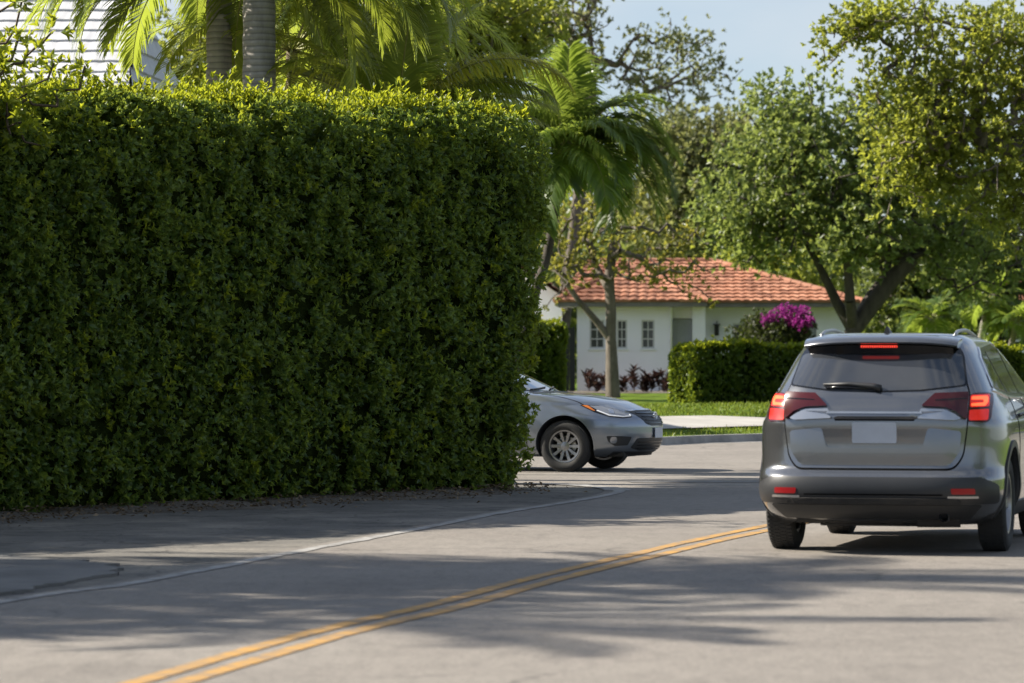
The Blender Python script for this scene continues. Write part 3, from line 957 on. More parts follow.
# two ringed trunks over the hedge, then their smaller neighbours
x = at(219, 0, 47)[0]
make_palm('feather_palm', 'feather palm with a slim pale ringed trunk, leftmost behind the tall hedge', (x, 47, 0), straight(x, 47, 6.5), 0.17, 0.155,
          [f for f in ring_fronds(24, 2.5, -0.05, 1.25, 1.55, 3) if not (math.sin(f[0]) < -0.55 and f[1] < 0.7)] + [(PI * 1.02, 0.35, 2.35, 1.75), (PI * 0.95, 0.05, 2.1, 1.35), (PI * 1.08, 0.6, 2.3, 2.1), (PI * 0.9, 0.25, 2.2, 1.7), (PI * 1.15, 0.15, 2.0, 1.5), (PI * 0.98, 0.15, 2.5, 1.5), (PI * 1.05, -0.15, 2.1, 1.1), (PI * 0.85, -0.1, 2.0, 1.3), (PI * 1.2, 0.4, 2.3, 1.9), (PI * 0.93, -0.35, 1.9, 0.9), (PI * 1.1, 0.5, 2.6, 1.9)], 'palm', 0.55, 66, 0.55, 0.034)
x = at(259, 0, 45.5)[0]
make_palm('feather_palm', 'feather palm with the thickest grey trunk, second from the left behind the hedge', (x, 45.5, 0), straight(x, 45.5, 6.3), 0.215, 0.19,
          [f for f in ring_fronds(26, 2.8, -0.2, 1.25, 1.6, 8) if not (math.sin(f[0]) < -0.5 and f[1] < 0.7)] + [(0.1, 0.5, 3.0, 2.0), (-0.25, 0.35, 2.9, 1.9), (-0.5, 0.75, 3.0, 2.3), (0.35, 0.2, 2.6, 1.5), (-0.6, 0.1, 2.4, 1.7)], 'palm', 0.6, 68, 0.7, 0.036, trunkm='palmtrunk')
x = at(288, 0, 49)[0]
make_palm('feather_palm', 'slender brown-stemmed palm just right of the thick grey trunk', (x, 49, 0), straight(x, 49, 5.4, (0.05, 0)), 0.085, 0.075,
          ring_fronds(15, 2.4, -0.4, 1.2, 1.7, 21) + [(0.0, 0.6, 2.9, 1.6), (0.3, 0.9, 2.8, 1.7)], 'palm', 0.5, 56, 0.5, 0.033, trunkm='palmboot')
x = at(345, 0, 50)[0]
make_palm('feather_palm', 'tall palm hanging a curtain of fronds above the middle of the hedge', (x, 50, 0), straight(x, 50, 5.9, (0.1, 0)), 0.10, 0.09,
          ring_fronds(24, 2.7, -0.6, 1.2, 1.7, 33), 'palm', 0.55, 60, 0.6, 0.034, trunkm='palmboot')
x = at(398, 0, 46.5)[0]
make_palm('young_palm', 'short young palm raising one long yellowish arching frond over the hedge end', (x, 46.5, 0), straight(x, 46.5, 4.25), 0.12, 0.10,
          [(-0.12, 1.0, 2.35, 1.75, 1.15, 'palmy', 1.1), (-0.2, 0.75, 2.0, 1.35, 1.0, 'palm', 1.0), (0.15, 0.55, 1.9, 0.95), (-0.25, 0.40, 1.7, 0.85), (1.6, 1.15, 2.2, 0.9), (-1.4, 1.2, 2.0, 1.0), (3.0, 1.0, 2.4, 1.1), (2.5, 1.3, 2.4, 0.8), (0.6, 1.3, 2.0, 0.9), (-2.4, 0.9, 2.0, 1.3), (3.5, 0.7, 2.3, 1.1), (0.0, 0.2, 1.4, 0.6)], 'palm', 0.60, 72, 0.45, 0.036, trunkm='palmboot', vtilt=0.2)
# the dark palm past the hedge end
D_ = 76.0
p0 = at(505, 392, D_); p0[2] = gz(p0[0], p0[1]); p1 = at(536, 290, D_); p2 = at(547, 255, D_); p3 = at(556, 205, D_)
make_palm('leaning_palm', 'dark green palm with a leaning trunk just past the end of the tall hedge', tuple(p0), [tuple(p0), tuple((p0 + p1) / 2 + np.array([-.03, 0, 0])), tuple(p1), tuple(p2), tuple(p3)], 0.12, 0.085,
          ring_fronds(16, 2.3, -0.2, 1.2, 1.9, 77) + [(0.25, 0.05, 2.4, 1.5), (-0.15, 0.4, 2.7, 2.0), (-1.5, 1.35, 2.2, 0.5), (0.05, 0.95, 2.5, 2.3), (-0.3, 0.6, 2.4, 2.0), (0.35, 0.55, 2.5, 2.1), (-0.6, 0.9, 2.3, 2.5), (0.7, 0.9, 2.2, 2.2), (-0.1, 0.25, 2.1, 1.6), (0.2, 1.2, 2.5, 2.4), (-0.9, 0.45, 2.0, 1.9),
           (-1.5, 1.47, 1.9, 0.35), (0.5, 1.40, 1.8, 0.5), (3.3, 1.2, 1.6, 1.6), (2.6, 0.8, 1.7, 1.9), (-2.2, 0.6, 1.6, 2.2), (1.5, 0.8, 1.8, 1.8), (-1.5, 0.2, 1.5, 1.9), (-0.2, -0.1, 1.6, 1.3), (3.8, 0.4, 1.4, 1.8)],
          'palmd', 0.80, 64, 0.45, 0.052, shaft=(1.25, 0.16), ribr=0.028, trunkm='darkbark')

# palms and a broad tree out of the frame on the left: their shade falls across the road
for (x, y, h, sd, lb) in ((-10.7, 28.6, 8.1, 41, 'tall palm behind the hedge, its crown shading the middle of the road'),
                          (-12.2, 28.0, 7.4, 42, 'palm behind the hedge beyond the left edge of the photo'),
                          (-13.6, 26.8, 7.8, 43, 'palm behind the far left run of the hedge, shading the near road'),
                          (-12.6, 28.2, 9.6, 44, 'tallest palm behind the hedge beyond the left edge of the photo'),
                          (-14.2, 24.2, 9.2, 45, 'tall palm behind the nearest run of the hedge beyond the left edge')):
    make_palm('feather_palm', lb, (x, y, 0), straight(x, y, h), 0.17, 0.14, ring_fronds(22, 3.0, -0.5, 1.2, 1.4, sd), 'palm', 0.55, 44, 0.4, 0.04)
make_tree('shade_tree', 'broad leafy tree behind the hedge beyond the left edge of the photo', 'tree',
          [[(-13.2, 29.3, 0), (-13.1, 29.2, 1.5), (-12.9, 29.2, 3.2)]],
          [((-12.8, 27.6, 7.4), (2.6, 2.0, 1.4), 3), ((-11.8, 28.6, 8.0), (2.0, 1.3, 1.2), 1.5), ((-12.4, 26.2, 7.6), (2.2, 1.6, 1.2), 1.5)], 150, 130, 0.32, 0.13, 0.06, 'oak', 'bark', 0.22, 0.012)
make_tree('shade_tree', 'second leafy tree nearer the camera behind the hedge beyond the left edge', 'tree',
          [[(-15.6, 24.2, 0), (-15.5, 24.2, 1.8), (-15.2, 24.3, 4.0)]],
          [((-13.6, 25.0, 8.2), (2.4, 1.8, 1.4), 3), ((-14.9, 23.2, 8.0), (2.2, 1.8, 1.4), 2)], 100, 120, 0.32, 0.13, 0.06, 'oak', 'bark', 0.22, 0.012)

# ================================================================== TREES
def trunk_px(lst, d, base_z=None):
    out = [at(px, py, d + (q[0] if q else 0)) for (px, py, *q) in lst]
    if base_z is not None:
        out[0][2] = base_z
    return [tuple(p) for p in out]

# street tree by the house
d = 98.0
make_tree('street_tree', 'slim forked street tree in front of the white house with sparse yellowing leaves', 'tree',
          [trunk_px([(613, 396), (613, 370), (611, 340)], d, 0.42),
           trunk_px([(613, 396), (611, 340), (611, 310), (609, 280), (613, 245), (612, 215)], d, 0.42),
           trunk_px([(613, 396), (611, 340), (597, 322), (578, 300), (556, 268), (548, 240, -0.5)], d, 0.42),
           trunk_px([(613, 396), (609, 290), (597, 268, 0.5), (588, 245, 0.5)], d, 0.42)],
          pix_blobs([(605, 220, 55, 45, 0, 1.6, 3), (570, 240, 32, 40, 0, 1.2, 2.2), (660, 245, 45, 30, 0.5, 1.2, 2.0), (690, 270, 26, 20, 0.3, 0.8, 0.9), (565, 285, 20, 20, -0.4, 0.6, 0.5), (640, 275, 30, 14, -0.6, 0.7, 0.8)], d),
          150, 40, 0.19, 0.13, 0.068, 'street', 'bark', 0.19, 0.007, seg=0.4, power=1.6, tmin=0.7)

# the big many-stemmed tree behind the car
d = 101.0
bz = 0.46
make_tree('spreading_tree', 'big spreading green tree with several dark stems, behind the low hedge', 'tree',
          [trunk_px([(852, 392), (852, 350), (853, 330)], d, bz),
           trunk_px([(852, 392), (853, 330), (838, 305), (826, 280), (815, 258), (795, 225, 1)], d, bz),
           trunk_px([(852, 392), (853, 330), (850, 300, -.5), (848, 270, -.5), (846, 235, -1), (840, 180, -1)], d, bz),
           trunk_px([(852, 392), (853, 330), (872, 305), (890, 282), (912, 258), (945, 225, .5)], d, bz),
           trunk_px([(852, 392), (853, 330), (868, 300, 1), (886, 275, 1.5), (893, 240, 2), (900, 190, 2)], d, bz)],
          pix_blobs([(845, 165, 85, 72, 0, 3.2, 7), (770, 200, 62, 62, 0.5, 2.6, 4), (735, 205, 35, 45, 0.5, 1.6, 1.6), (800, 130, 45, 36, 0, 2, 2), (930, 190, 75, 75, 0.5, 3, 5), (960, 260, 60, 40, 1, 2, 2), (870, 225, 60, 35, -1, 2, 2), (900, 115, 50, 35, 0, 2, 2), (755, 140, 22, 25, 0, 1, 0.6), (785, 105, 25, 16, 0, 1.2, 0.6)], d),
          470, 130, 0.33, 0.165, 0.085, 'oak', 'darkbark', 0.27, 0.012, seg=0.8, power=1.7, tmin=0.75)

# nearer tree reaching in from the right
d = 84.0
tb = at(1118, 357, d)
make_tree('roadside_tree', 'nearer yellow-green tree reaching into the picture at the upper right', 'tree',
          [[(tb[0], d, 0.25), (tb[0] - 0.1, d, 2.0), (tb[0] - 0.25, d, 3.6)],
           [(tb[0], d, 0.25), (tb[0] - 0.25, d, 3.6)] + trunk_px([(1110, 180), (1050, 158), (1000, 146), (955, 120), (915, 96), (885, 70)], d),
           [(tb[0], d, 0.25), (tb[0] - 0.25, d, 3.6)] + trunk_px([(1120, 110), (1080, 70), (1010, 40), (930, 18), (860, 18), (835, 30)], d),
           [(tb[0], d, 0.25), (tb[0] - 0.25, d, 3.6)] + trunk_px([(1100, 225), (1050, 205), (1010, 190)], d)],
          pix_blobs([(985, 60, 75, 60, 0, 2.03, 6), (1060, 80, 90, 90, 0.3, 2.61, 6), (915, 85, 42, 38, 0, 1.16, 2.2), (900, 20, 45, 22, 0, 1.16, 1.8), (850, 22, 26, 14, 0, 0.58, 0.9), (835, 38, 12, 7, 0, 0.29, 0.3), (955, 145, 55, 38, 0, 1.45, 2.8), (1015, 150, 40, 60, -0.3, 1.45, 2.8), (905, 130, 45, 30, 0.2, 1.01, 1.9), (895, 175, 40, 26, 0.2, 0.87, 1.2), (930, 160, 50, 30, 0.2, 1.01, 1.6), (1020, 215, 24, 40, -0.4, 0.72, 1.6), (965, 195, 40, 16, 0.2, 0.87, 1), (885, 62, 16, 14, 0, 0.43, .5), (1140, 60, 90, 90, 0, 2.90, 5)], d),
          680, 96, 0.21, 0.125, 0.066, 'ylw', 'bark', 0.27, 0.009, seg=0.55, wob=0.09, power=1.6, tmin=0.3, ragged=0.22)

# tall airy tree against the sky
d = 126.0
make_tree('airy_tree', 'tall airy tree whose thin leafy branches spread against the sky', 'tree',
          [trunk_px([(556, 392), (560, 300), (575, 200), (592, 120)], d, 0.46),
           trunk_px([(556, 392), (592, 120), (593, 60), (588, 0), (584, -60)], d, 0.46),
           trunk_px([(556, 392), (592, 120), (608, 104), (640, 96), (665, 84), (690, 66)], d, 0.46),
           trunk_px([(556, 392), (593, 60), (570, 40), (545, 20)], d, 0.46)],
          pix_blobs([(675, 72, 58, 40, 0, 1.8, 2.6), (640, 60, 28, 28, 0, 1.2, 0.9), (720, 66, 16, 26, 0, 0.8, 0.5), (660, 110, 34, 16, 0, 1, 0.7), (560, 55, 40, 50, 0, 1.8, 3.2), (575, 10, 32, 34, 0, 1.4, 2.2), (600, -50, 60, 40, 0, 2, 2), (535, 10, 40, 30, 0, 1.6, 1.8), (545, 110, 25, 30, 0, 1.4, 1.2), (690, 35, 22, 14, 0, 0.8, 0.5)], d),
          330, 54, 0.24, 0.14, 0.075, 'olive', 'bark', 0.22, 0.009, seg=0.5, power=1.55, tmin=0.5)

# sunlit tree behind the palms
d = 88.0
make_tree('leafy_tree', 'sunlit yellow-green tree showing above the palms behind the hedge', 'tree',
          [trunk_px([(470, 392), (470, 250), (472, 130), (470, 60)], d, 0.46)],
          pix_blobs([(480, 10, 60, 45, 0, 2, 4), (420, 0, 60, 45, 0, 2, 3), (510, 40, 40, 40, 0, 2, 2), (450, 70, 60, 40, 0, 1.6, 2), (380, 40, 60, 60, 0, 2, 3), (300, 40, 60, 50, 0, 2, 2)], d),
          330, 110, 0.32, 0.16, 0.085, 'ylw', 'bark', 0.22, 0.010, seg=0.7, power=1.7)
d = 92.0
make_tree('leafy_tree', 'green tree glimpsed between the palm trunks behind the hedge', 'tree',
          [trunk_px([(215, 392), (215, 250), (220, 120)], d, 0.0)],
          pix_blobs([(215, 45, 50, 55, 0, 2, 4), (270, 60, 40, 45, 0, 2, 2), (170, 80, 14, 20, 0, 1, .5)], d),
          180, 100, 0.32, 0.17, 0.09, 'ylw', 'bark', 0.2, 0.010, seg=0.7, power=1.7)

# trees on the right side of the road, out of the frame: the car's flank mirrors them
for (lb, x, y, h) in (('leafy tree on the right verge nearer the camera, beyond the right edge', 11.0, 24.0, 9.0), ('tall leafy tree on the left side of the road far beyond the corner', 25.0, 106.0, 14.0), ('tall leafy tree farthest down the road beyond the right edge', 33.5, 126.0, 17.0), ('tallest leafy tree, last of those down the road', 40.0, 142.0, 20.0)):
    make_tree('verge_tree', lb, 'tree', [[(x, y, 0), (x + .1, y, 1.4), (x, y + .1, 2.6)]], [((x, y, h * .60), (3.2 * h / 9, 3.4 * h / 9, 2.8 * h / 9), 3), ((x + .6, y + .5, h * .85), (2.4 * h / 9, 2.6 * h / 9, 1.8 * h / 9), 1.5), ((x - .4, y, h * .30), (2.4 * h / 9, 3.2 * h / 9, 1.8 * h / 9), 1.6)], 240, 90, 0.36 * h / 9, 0.16 * h / 9, 0.085 * h / 9, 'oak', 'bark', 0.22, 0.012, power=1.8)

# hazy olive tree between street tree and spreading tree
d = 138.0
make_tree('olive_tree', 'pale olive-green tree rising behind the red roof of the white house', 'tree',
          [trunk_px([(690, 392), (692, 300), (690, 240)], d, 0.46)],
          pix_blobs([(690, 190, 45, 60, 0, 2.5, 4), (655, 200, 40, 50, 0, 2.5, 3), (738, 150, 34, 34, 0, 2, 2), (665, 135, 30, 24, 0, 2, 1.2), (715, 160, 35, 45, 0, 2, 2.5), (700, 245, 55, 25, 0, 2, 2), (650, 150, 24, 24, 0, 1.5, 1)], d),
          380, 115, 0.42, 0.20, 0.10, 'olive', 'bark', 0.25, 0.012, seg=1.0, power=1.7)
d = 130.0
make_tree('round_bush_tree', 'low yellow-green tree behind the right end of the red roof', 'tree',
          [trunk_px([(775, 392), (776, 330), (776, 300)], d, 0.46)],
          pix_blobs([(772, 275, 42, 26, 0, 1.8, 3), (800, 295, 30, 25, 0, 1.5, 2), (745, 262, 22, 18, 0, 1.2, 1)], d),
          150, 100, 0.34, 0.18, 0.09, 'ylw', 'bark', 0.16, 0.010, seg=0.7, power=1.7)
# shaded growth on the right
d = 122.0
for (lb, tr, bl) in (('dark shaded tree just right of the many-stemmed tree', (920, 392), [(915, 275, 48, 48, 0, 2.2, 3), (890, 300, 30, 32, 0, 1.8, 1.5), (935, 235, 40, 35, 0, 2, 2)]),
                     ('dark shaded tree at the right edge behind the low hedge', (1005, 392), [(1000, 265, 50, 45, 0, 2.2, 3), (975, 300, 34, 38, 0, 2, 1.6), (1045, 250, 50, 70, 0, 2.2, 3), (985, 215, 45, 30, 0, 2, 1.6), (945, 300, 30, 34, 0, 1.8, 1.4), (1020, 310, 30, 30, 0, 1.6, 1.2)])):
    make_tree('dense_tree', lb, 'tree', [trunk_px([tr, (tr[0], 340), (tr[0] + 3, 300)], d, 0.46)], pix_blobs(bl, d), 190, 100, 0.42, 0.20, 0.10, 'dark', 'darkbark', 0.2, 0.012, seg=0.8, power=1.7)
for (lb, px, py, dd, h, ln) in (('small palm with a slim pale stem at the right, under the trees', 987, 300, 112, 0, 1.25), ('small low palm with a pale fan of fronds, left of the slim one', 931, 318, 110, 0, 1.15), ('small low palm at the right edge above the low hedge', 1016, 322, 111, 0, 1.2)):
    p = at(px, py, dd); zb = 0.46
    make_palm('small_palm', lb, (p[0] - 0.3, dd, zb), [(p[0] - 0.3, dd, zb), (p[0] - 0.2, dd, zb + (p[2] - zb) * .5), (p[0] - 0.05, dd, zb + (p[2] - zb) * .85), tuple(p)], 0.12, 0.09, ring_fronds(14, ln, -0.2, 1.2, 1.5, px), 'palmd', 0.5, 26, 0.3, 0.06, group=None)

# distant wood closing the view
P_ = []
n = 2600
xx = rng.uniform(-45, 75, n); yy = rng.uniform(150, 190, n)
zz = 0.4 + rng.uniform(0, 1, n) ** 0.8 * (6.5 + 1.6 * np.sin(xx * 0.21) + 1.2 * np.sin(xx * 0.53 + 1))
Cc = np.repeat(np.c_[xx, yy, zz], 12, 0) + rng.normal(size=(n * 12, 3)) * 0.9
v, f = rosettes(Cc, rand_dirs(len(Cc)) + np.array([0, 0, 0.6]), 5, 0.5, 0.28, 1.1)
kind(mesh_np('distant_wood', v, f, M['dark']), 'stuff')

# bougainvillea against the house
d = 109.0
b = at(785, 392, d); b[2] = 0.46
t = thing('bougainvillea', 'bougainvillea bush with a magenta flowering top by the house porch', 'shrub', tuple(b))
att = blob_points(pix_blobs([(772, 335, 24, 18, 0, 0.7, 2), (795, 330, 18, 20, 0, 0.6, 2), (760, 325, 16, 14, 0.5, 0.5, 1), (745, 340, 14, 16, 0.8, 0.5, 1), (795, 370, 26, 26, 0, .7, 1.5)], d), 110)
pos, par, cnt, k_ = grow([[tuple(b), (b[0], b[1], 1.0), (b[0] + .05, b[1], 1.5)]], att, 0.3, 0.15)
V, Fc = wood(pos - b, par, cnt, 0.06, 0.006)
mesh_np('stem', V, Fc, M['stem'], t, True)
C = np.repeat(att, 16, 0) + rng.normal(size=(len(att) * 16, 3)) * 0.13
v, f = rosettes(C - b, rand_dirs(len(C)) + np.array([0, -.2, .5]), 6, 0.10, 0.055, 1.1)
mesh_np('foliage', v, f, M['boug'], t)
fb = blob_points(pix_blobs([(790, 314, 19, 6, -0.3, 0.5, 3), (802, 322, 11, 10, -0.5, 0.5, 2), (768, 320, 7, 4, -0.2, 0.3, 0.5)], d), 50)
C = np.repeat(fb, 10, 0) + rng.normal(size=(len(fb) * 10, 3)) * 0.07
v, f = rosettes(C - b, rand_dirs(len(C)) + np.array([0, -.3, .7]), 5, 0.075, 0.06, 1.1)
mesh_np('bracts', v, f, M['bract'], t)
# bare planting bed along the wall
x0_, x1_ = at(577, 0, 111)[0] - 0.3, at(672, 0, 111)[0] + 0.3
bx = np.linspace(x0_, x1_, 24); by = np.linspace(107.9, 111.95, 10); V = []
for x in bx:
    for y in by:
        V.append((x, y + (0.18 * math.sin(x * 2.1) if y < 108.5 else 0), 0.475 + (rng.normal() * 0.012 + 0.03 if y > 108.2 else 0)))
i, j = np.meshgrid(np.arange(23), np.arange(9)); a = (i * 10 + j).ravel()
kind(mesh_np('planting_bed', np.array(V), np.stack([a, a + 10, a + 11, a + 1], 1), M['soil'], None, True), 'structure')
# dark red plants along the wall
tis = [589, 598, 607, 626, 634, 643, 651, 659, 667]
for i, px in enumerate(tis):
    dd = 109 + rng.uniform(-0.4, 0.4)
    p = at(px, 392, dd); p[2] = 0.45
    t = thing('border_plant', 'small dark red leafy plant in the row at the foot of the white wall', 'plant', tuple(p), 0, 'dark red plants along the house wall')
    hh = rng.uniform(0.3, 0.62)
    mb = MB(); mb.tube([(0, 0, 0), (0.02, 0, hh * .5), (0.0, 0.01, hh)], [0.016, 0.013, 0.008], 6); mb.build('stem', M['stem'], t, True)
    C = np.array([[rng.normal() * .06, rng.normal() * .06, hh * s] for s in (0.35, .5, .6, .75, .9, 1.0)])
    v, f = rosettes(C, np.tile([0, 0, 1.0], (6, 1)), 8, 0.26, 0.075, 1.0)
    mesh_np('leaves', v, f, M['ti'], t)

# ================================================================== HOUSES
def tile_plane(mb, A, B, C, D, course=0.33, wave=0.27, amp=0.035, lip=0.05, du=0.068):
    """roof plane: eave A->B, ridge D->C (left, right); barrel tiles in overlapping courses"""
    A, B, C, D = [np.array(p, float) for p in (A, B, C, D)]
    u = (B - A); Lu = np.linalg.norm(u); u = u / Lu
    up = (C + D) / 2 - (A + B) / 2
    up = up - u * np.dot(up, u)
    Ls = np.linalg.norm(up); up = up / Ls
    nrm = np.cross(u, up); nrm = nrm if nrm[2] > 0 else -nrm
    nc = max(2, int(Ls / course))
    xd = np.dot(D - A, u); xc = np.dot(C - A, u)
    for k in range(nc):
        s0, s1 = k / nc, (k + 1) / nc + 0.01
        rows = []
        l0, r0 = xd * s0, Lu + (xc - Lu) * s0
        n = max(2, int((r0 - l0) / du))
        for s, h in ((s0, -0.01), (s0, lip), (min(s1, 1.0), 0.0)):
            l, r = xd * s, Lu + (xc - Lu) * s
            xs_ = np.linspace(l, max(r, l + 0.01), n + 1)
            w = amp * np.abs(np.sin(math.pi * xs_ / wave)) if amp else np.zeros_like(xs_)
            hh = (w + h) if h > -0.005 else np.full_like(xs_, h)
            jt = rng.normal(size=len(xs_)) * 0.002
            rows.append(A[None, :] + u * xs_[:, None] + up * (s * Ls) + nrm * (hh + jt)[:, None])
        V = np.concatenate(rows); m = n + 1
        Fc = []
        for r_ in range(2):
            for i in range(n):
                Fc.append((r_ * m + i, r_ * m + i + 1, (r_ + 1) * m + i + 1, (r_ + 1) * m + i))
        mb.add(V, Fc)

def ridge_caps(mb, P, Q, r=0.09, step=0.38):
    P = np.array(P, float); Q = np.array(Q, float)
    L = np.linalg.norm(Q - P); n = max(1, int(L / step))
    for i in range(n):
        a = P + (Q - P) * (i / n); b = P + (Q - P) * ((i + 1.12) / n)
        mb.tube([tuple(a), tuple(b)], [r * 1.08, r * 0.88], 8)

def wall_with_holes(mb, x0, x1, y, z0, z1, th, holes):
    """wall in the x-z plane, front at y, thickness th behind; holes (x0,x1,z0,z1) left open"""
    xs_ = sorted({x0, x1, *[h[0] for h in holes], *[h[1] for h in holes]})
    for a, b in zip(xs_[:-1], xs_[1:]):
        hs = sorted([h for h in holes if h[0] <= a + 1e-6 and h[1] >= b - 1e-6], key=lambda h: h[2])
        z = z0
        for h in hs:
            if h[2] > z + 1e-6:
                mb.box(a, b, y, y + th, z, h[2])
            z = h[3]
        if z1 > z + 1e-6:
            mb.box(a, b, y, y + th, z, z1)

def add_window(parent, x0, x1, z0, z1, y, nx, nz, pane='pane', fw=0.045):
    w = MB()
    w.box(x0, x1, y - 0.03, y + 0.05, z0, z0 + fw); w.box(x0, x1, y - 0.03, y + 0.05, z1 - fw, z1)
    w.box(x0, x0 + fw, y - 0.028, y + 0.048, z0 + fw, z1 - fw); w.box(x1 - fw, x1, y - 0.028, y + 0.048, z0 + fw, z1 - fw)
    for i in range(1, nx):
        x = x0 + (x1 - x0) * i / nx; w.box(x - 0.014, x + 0.014, y - 0.015, y + 0.03, z0 + fw, z1 - fw)
    for i in range(1, nz):
        z = z0 + (z1 - z0) * i / nz; w.box(x0 + fw, x1 - fw, y - 0.012, y + 0.027, z - 0.016, z + 0.016)
    f = w.build('window', M['frame'], parent)
    p = MB(); p.box(x0 + fw * .6, x1 - fw * .6, y + 0.006, y + 0.014, z0 + fw * .6, z1 - fw * .6); p.build('pane', M[pane], f)
    s = MB(); s.box(x0 - 0.05, x1 + 0.05, y - 0.09, y - 0.031, z0 - 0.07, z0 - 0.003, 0.01); s.build('sill', M['trim'], f)
    return f

D_ = 112.0
p = at(577, 392, D_)
HB = 0.40
house = thing('white_house', 'white one-storey house with a terracotta tile roof beyond the corner lawn', 'house', (p[0], D_, HB), R(-2.5))
ez = at(0, 306, D_)[2] - HB        # eave height
wz = ez - 0.02
mb = MB()
win = [(0.37, 0.80, 0.62 + 0.72, 0.62 + 1.55), (1.16, 1.46, 1.34, 2.17), (1.88, 2.26, 1.34, 2.17)]
wall_with_holes(mb, 0, 2.72, 0, 0, wz, 0.22, win)
mb.box(0, 0.22, 0.222, 7.5, 0, wz)                       # left side wall
mb.box(2.50, 2.72, 0.222, 0.50, 0, wz)
wall_with_holes(mb, 2.722, 3.42, 0.28, 0, wz, 0.2, [(2.78, 3.36, 0, 2.22)])
mb.box(3.36, 3.74, -0.02, 0.278, 0, wz)
mb.box(3.52, 3.74, 0.28, 1.30, 0, wz)
wall_with_holes(mb, 3.742, 8.0, 1.1, 0, wz, 0.2, [(4.55, 5.15, 0.9, 2.08), (6.0, 7.0, 0.0, 2.1)])
mb.box(7.8, 8.0, 1.302, 7.5, 0, wz)
mb.box(0.222, 7.798, 7.3, 7.5, 0, wz)
mb.box(0.25, 7.75, 2.2, 2.3, 0, wz)                      # inner wall keeps the rooms dark
mb.build('wall', M['stucco'], house)
for w in win:
    add_window(house, w[0], w[1], w[2], w[3], 0.06, 2, 3)
add_window(house, 4.55, 5.15, 0.9, 2.08, 1.16, 2, 1)
d_ = MB(); d_.box(2.79, 3.35, 0.32, 0.37, 0.02, 2.2)
for k in range(3):
    d_.box(2.90, 3.24, 0.305, 0.319, 0.2 + k * 0.66, 0.72 + k * 0.66, 0.006)
dr = d_.build('door', M['doorgrey'], house)
MB().tube([(2.86, 0.30, 1.0), (2.86, 0.27, 1.02), (2.94, 0.27, 1.02)], 0.014, 6).build('handle', M['chrome'], dr)
d_ = MB(); d_.box(6.02, 6.98, 1.16, 1.21, 0.02, 2.08); dr = d_.build('door', M['doorgrey'], house)
MB().tube([(6.1, 1.15, 1.0), (6.1, 1.11, 1.0), (6.2, 1.11, 1.0)], 0.014, 6).build('handle', M['chrome'], dr)
MB().tube([(2.745, -0.05, 0.0), (2.745, -0.05, wz - 0.22), (2.745, -0.12, wz - 0.1), (2.745, -0.32, wz - .02)], 0.036, 8).build('downpipe', M['trim'], house, True)
lm = MB(); lm.box(4.02, 4.14, 0.96, 1.08, 1.72, 2.02, 0.02); lm.prism([(3.98, .92), (4.18, .92), (4.18, 1.097), (3.98, 1.097)], 2.022, 2.06); lm.tube([(4.08, 1.095, 2.1), (4.08, 1.02, 2.14), (4.08, 1.02, 2.065)], 0.012, 6)
lm.build('wall_lamp', M['blackmetal'], house)
# eaves
mb = MB()
mb.box(-0.55, 3.80, -0.42, -0.36, ez - 0.03, ez + 0.13)
mb.box(3.802, 8.28, 0.50, 0.56, ez - 0.03, ez + 0.13)
mb.box(-0.55, -0.49, -0.358, 7.9, ez - 0.03, ez + 0.13)
mb.box(8.22, 8.28, 0.562, 7.9, ez - 0.03, ez + 0.13)
mb.box(-0.48, 3.79, -0.358, 2.0, ez - 0.022, ez + 0.0)
mb.box(3.80, 8.21, 0.562, 2.0, ez - 0.022, ez + 0.0)
mb.build('fascia', M['fascia'], house)
# roofs
rz = ez + 0.12
top = at(0, 262, 116.2)[2] - HB
mb = MB()
tile_plane(mb, (-0.6, 0.45, rz), (8.35, 0.45, rz), (4.0, 4.3, top), (0.2, 4.3, top))
tile_plane(mb, (8.35, 0.45, rz), (8.35, 8.0, rz), (4.0, 4.3, top), (4.0, 4.3, top))
tile_plane(mb, (8.35, 8.0, rz), (-0.6, 8.0, rz), (0.2, 4.3, top), (4.0, 4.3, top))
tile_plane(mb, (-0.6, 8.0, rz), (-0.6, 0.45, rz), (0.2, 4.3, top), (0.2, 4.3, top))
ridge_caps(mb, (0.2, 4.3, top + 0.03), (4.0, 4.3, top + 0.03))
ridge_caps(mb, (8.35, 0.45, rz + 0.03), (4.0, 4.3, top + 0.03))
t2 = rz + 1.10
tile_plane(mb, (-0.62, -0.46, rz + 0.002), (3.86, -0.46, rz + 0.002), (1.55, 2.55, t2), (1.45, 2.55, t2))
tile_plane(mb, (3.86, -0.46, rz + 0.002), (3.86, 5.5, rz + 0.002), (1.55, 5.5, t2), (1.55, 2.55, t2))
tile_plane(mb, (-0.62, 5.5, rz + 0.002), (-0.62, -0.46, rz + 0.002), (1.45, 2.55, t2), (1.45, 5.5, t2))
ridge_caps(mb, (3.86, -0.46, rz + 0.035), (1.55, 2.55, t2 + 0.03))
ridge_caps(mb, (-0.62, -0.46, rz + 0.035), (1.45, 2.55, t2 + 0.03))
mb.build('roof', M['tile'], house)

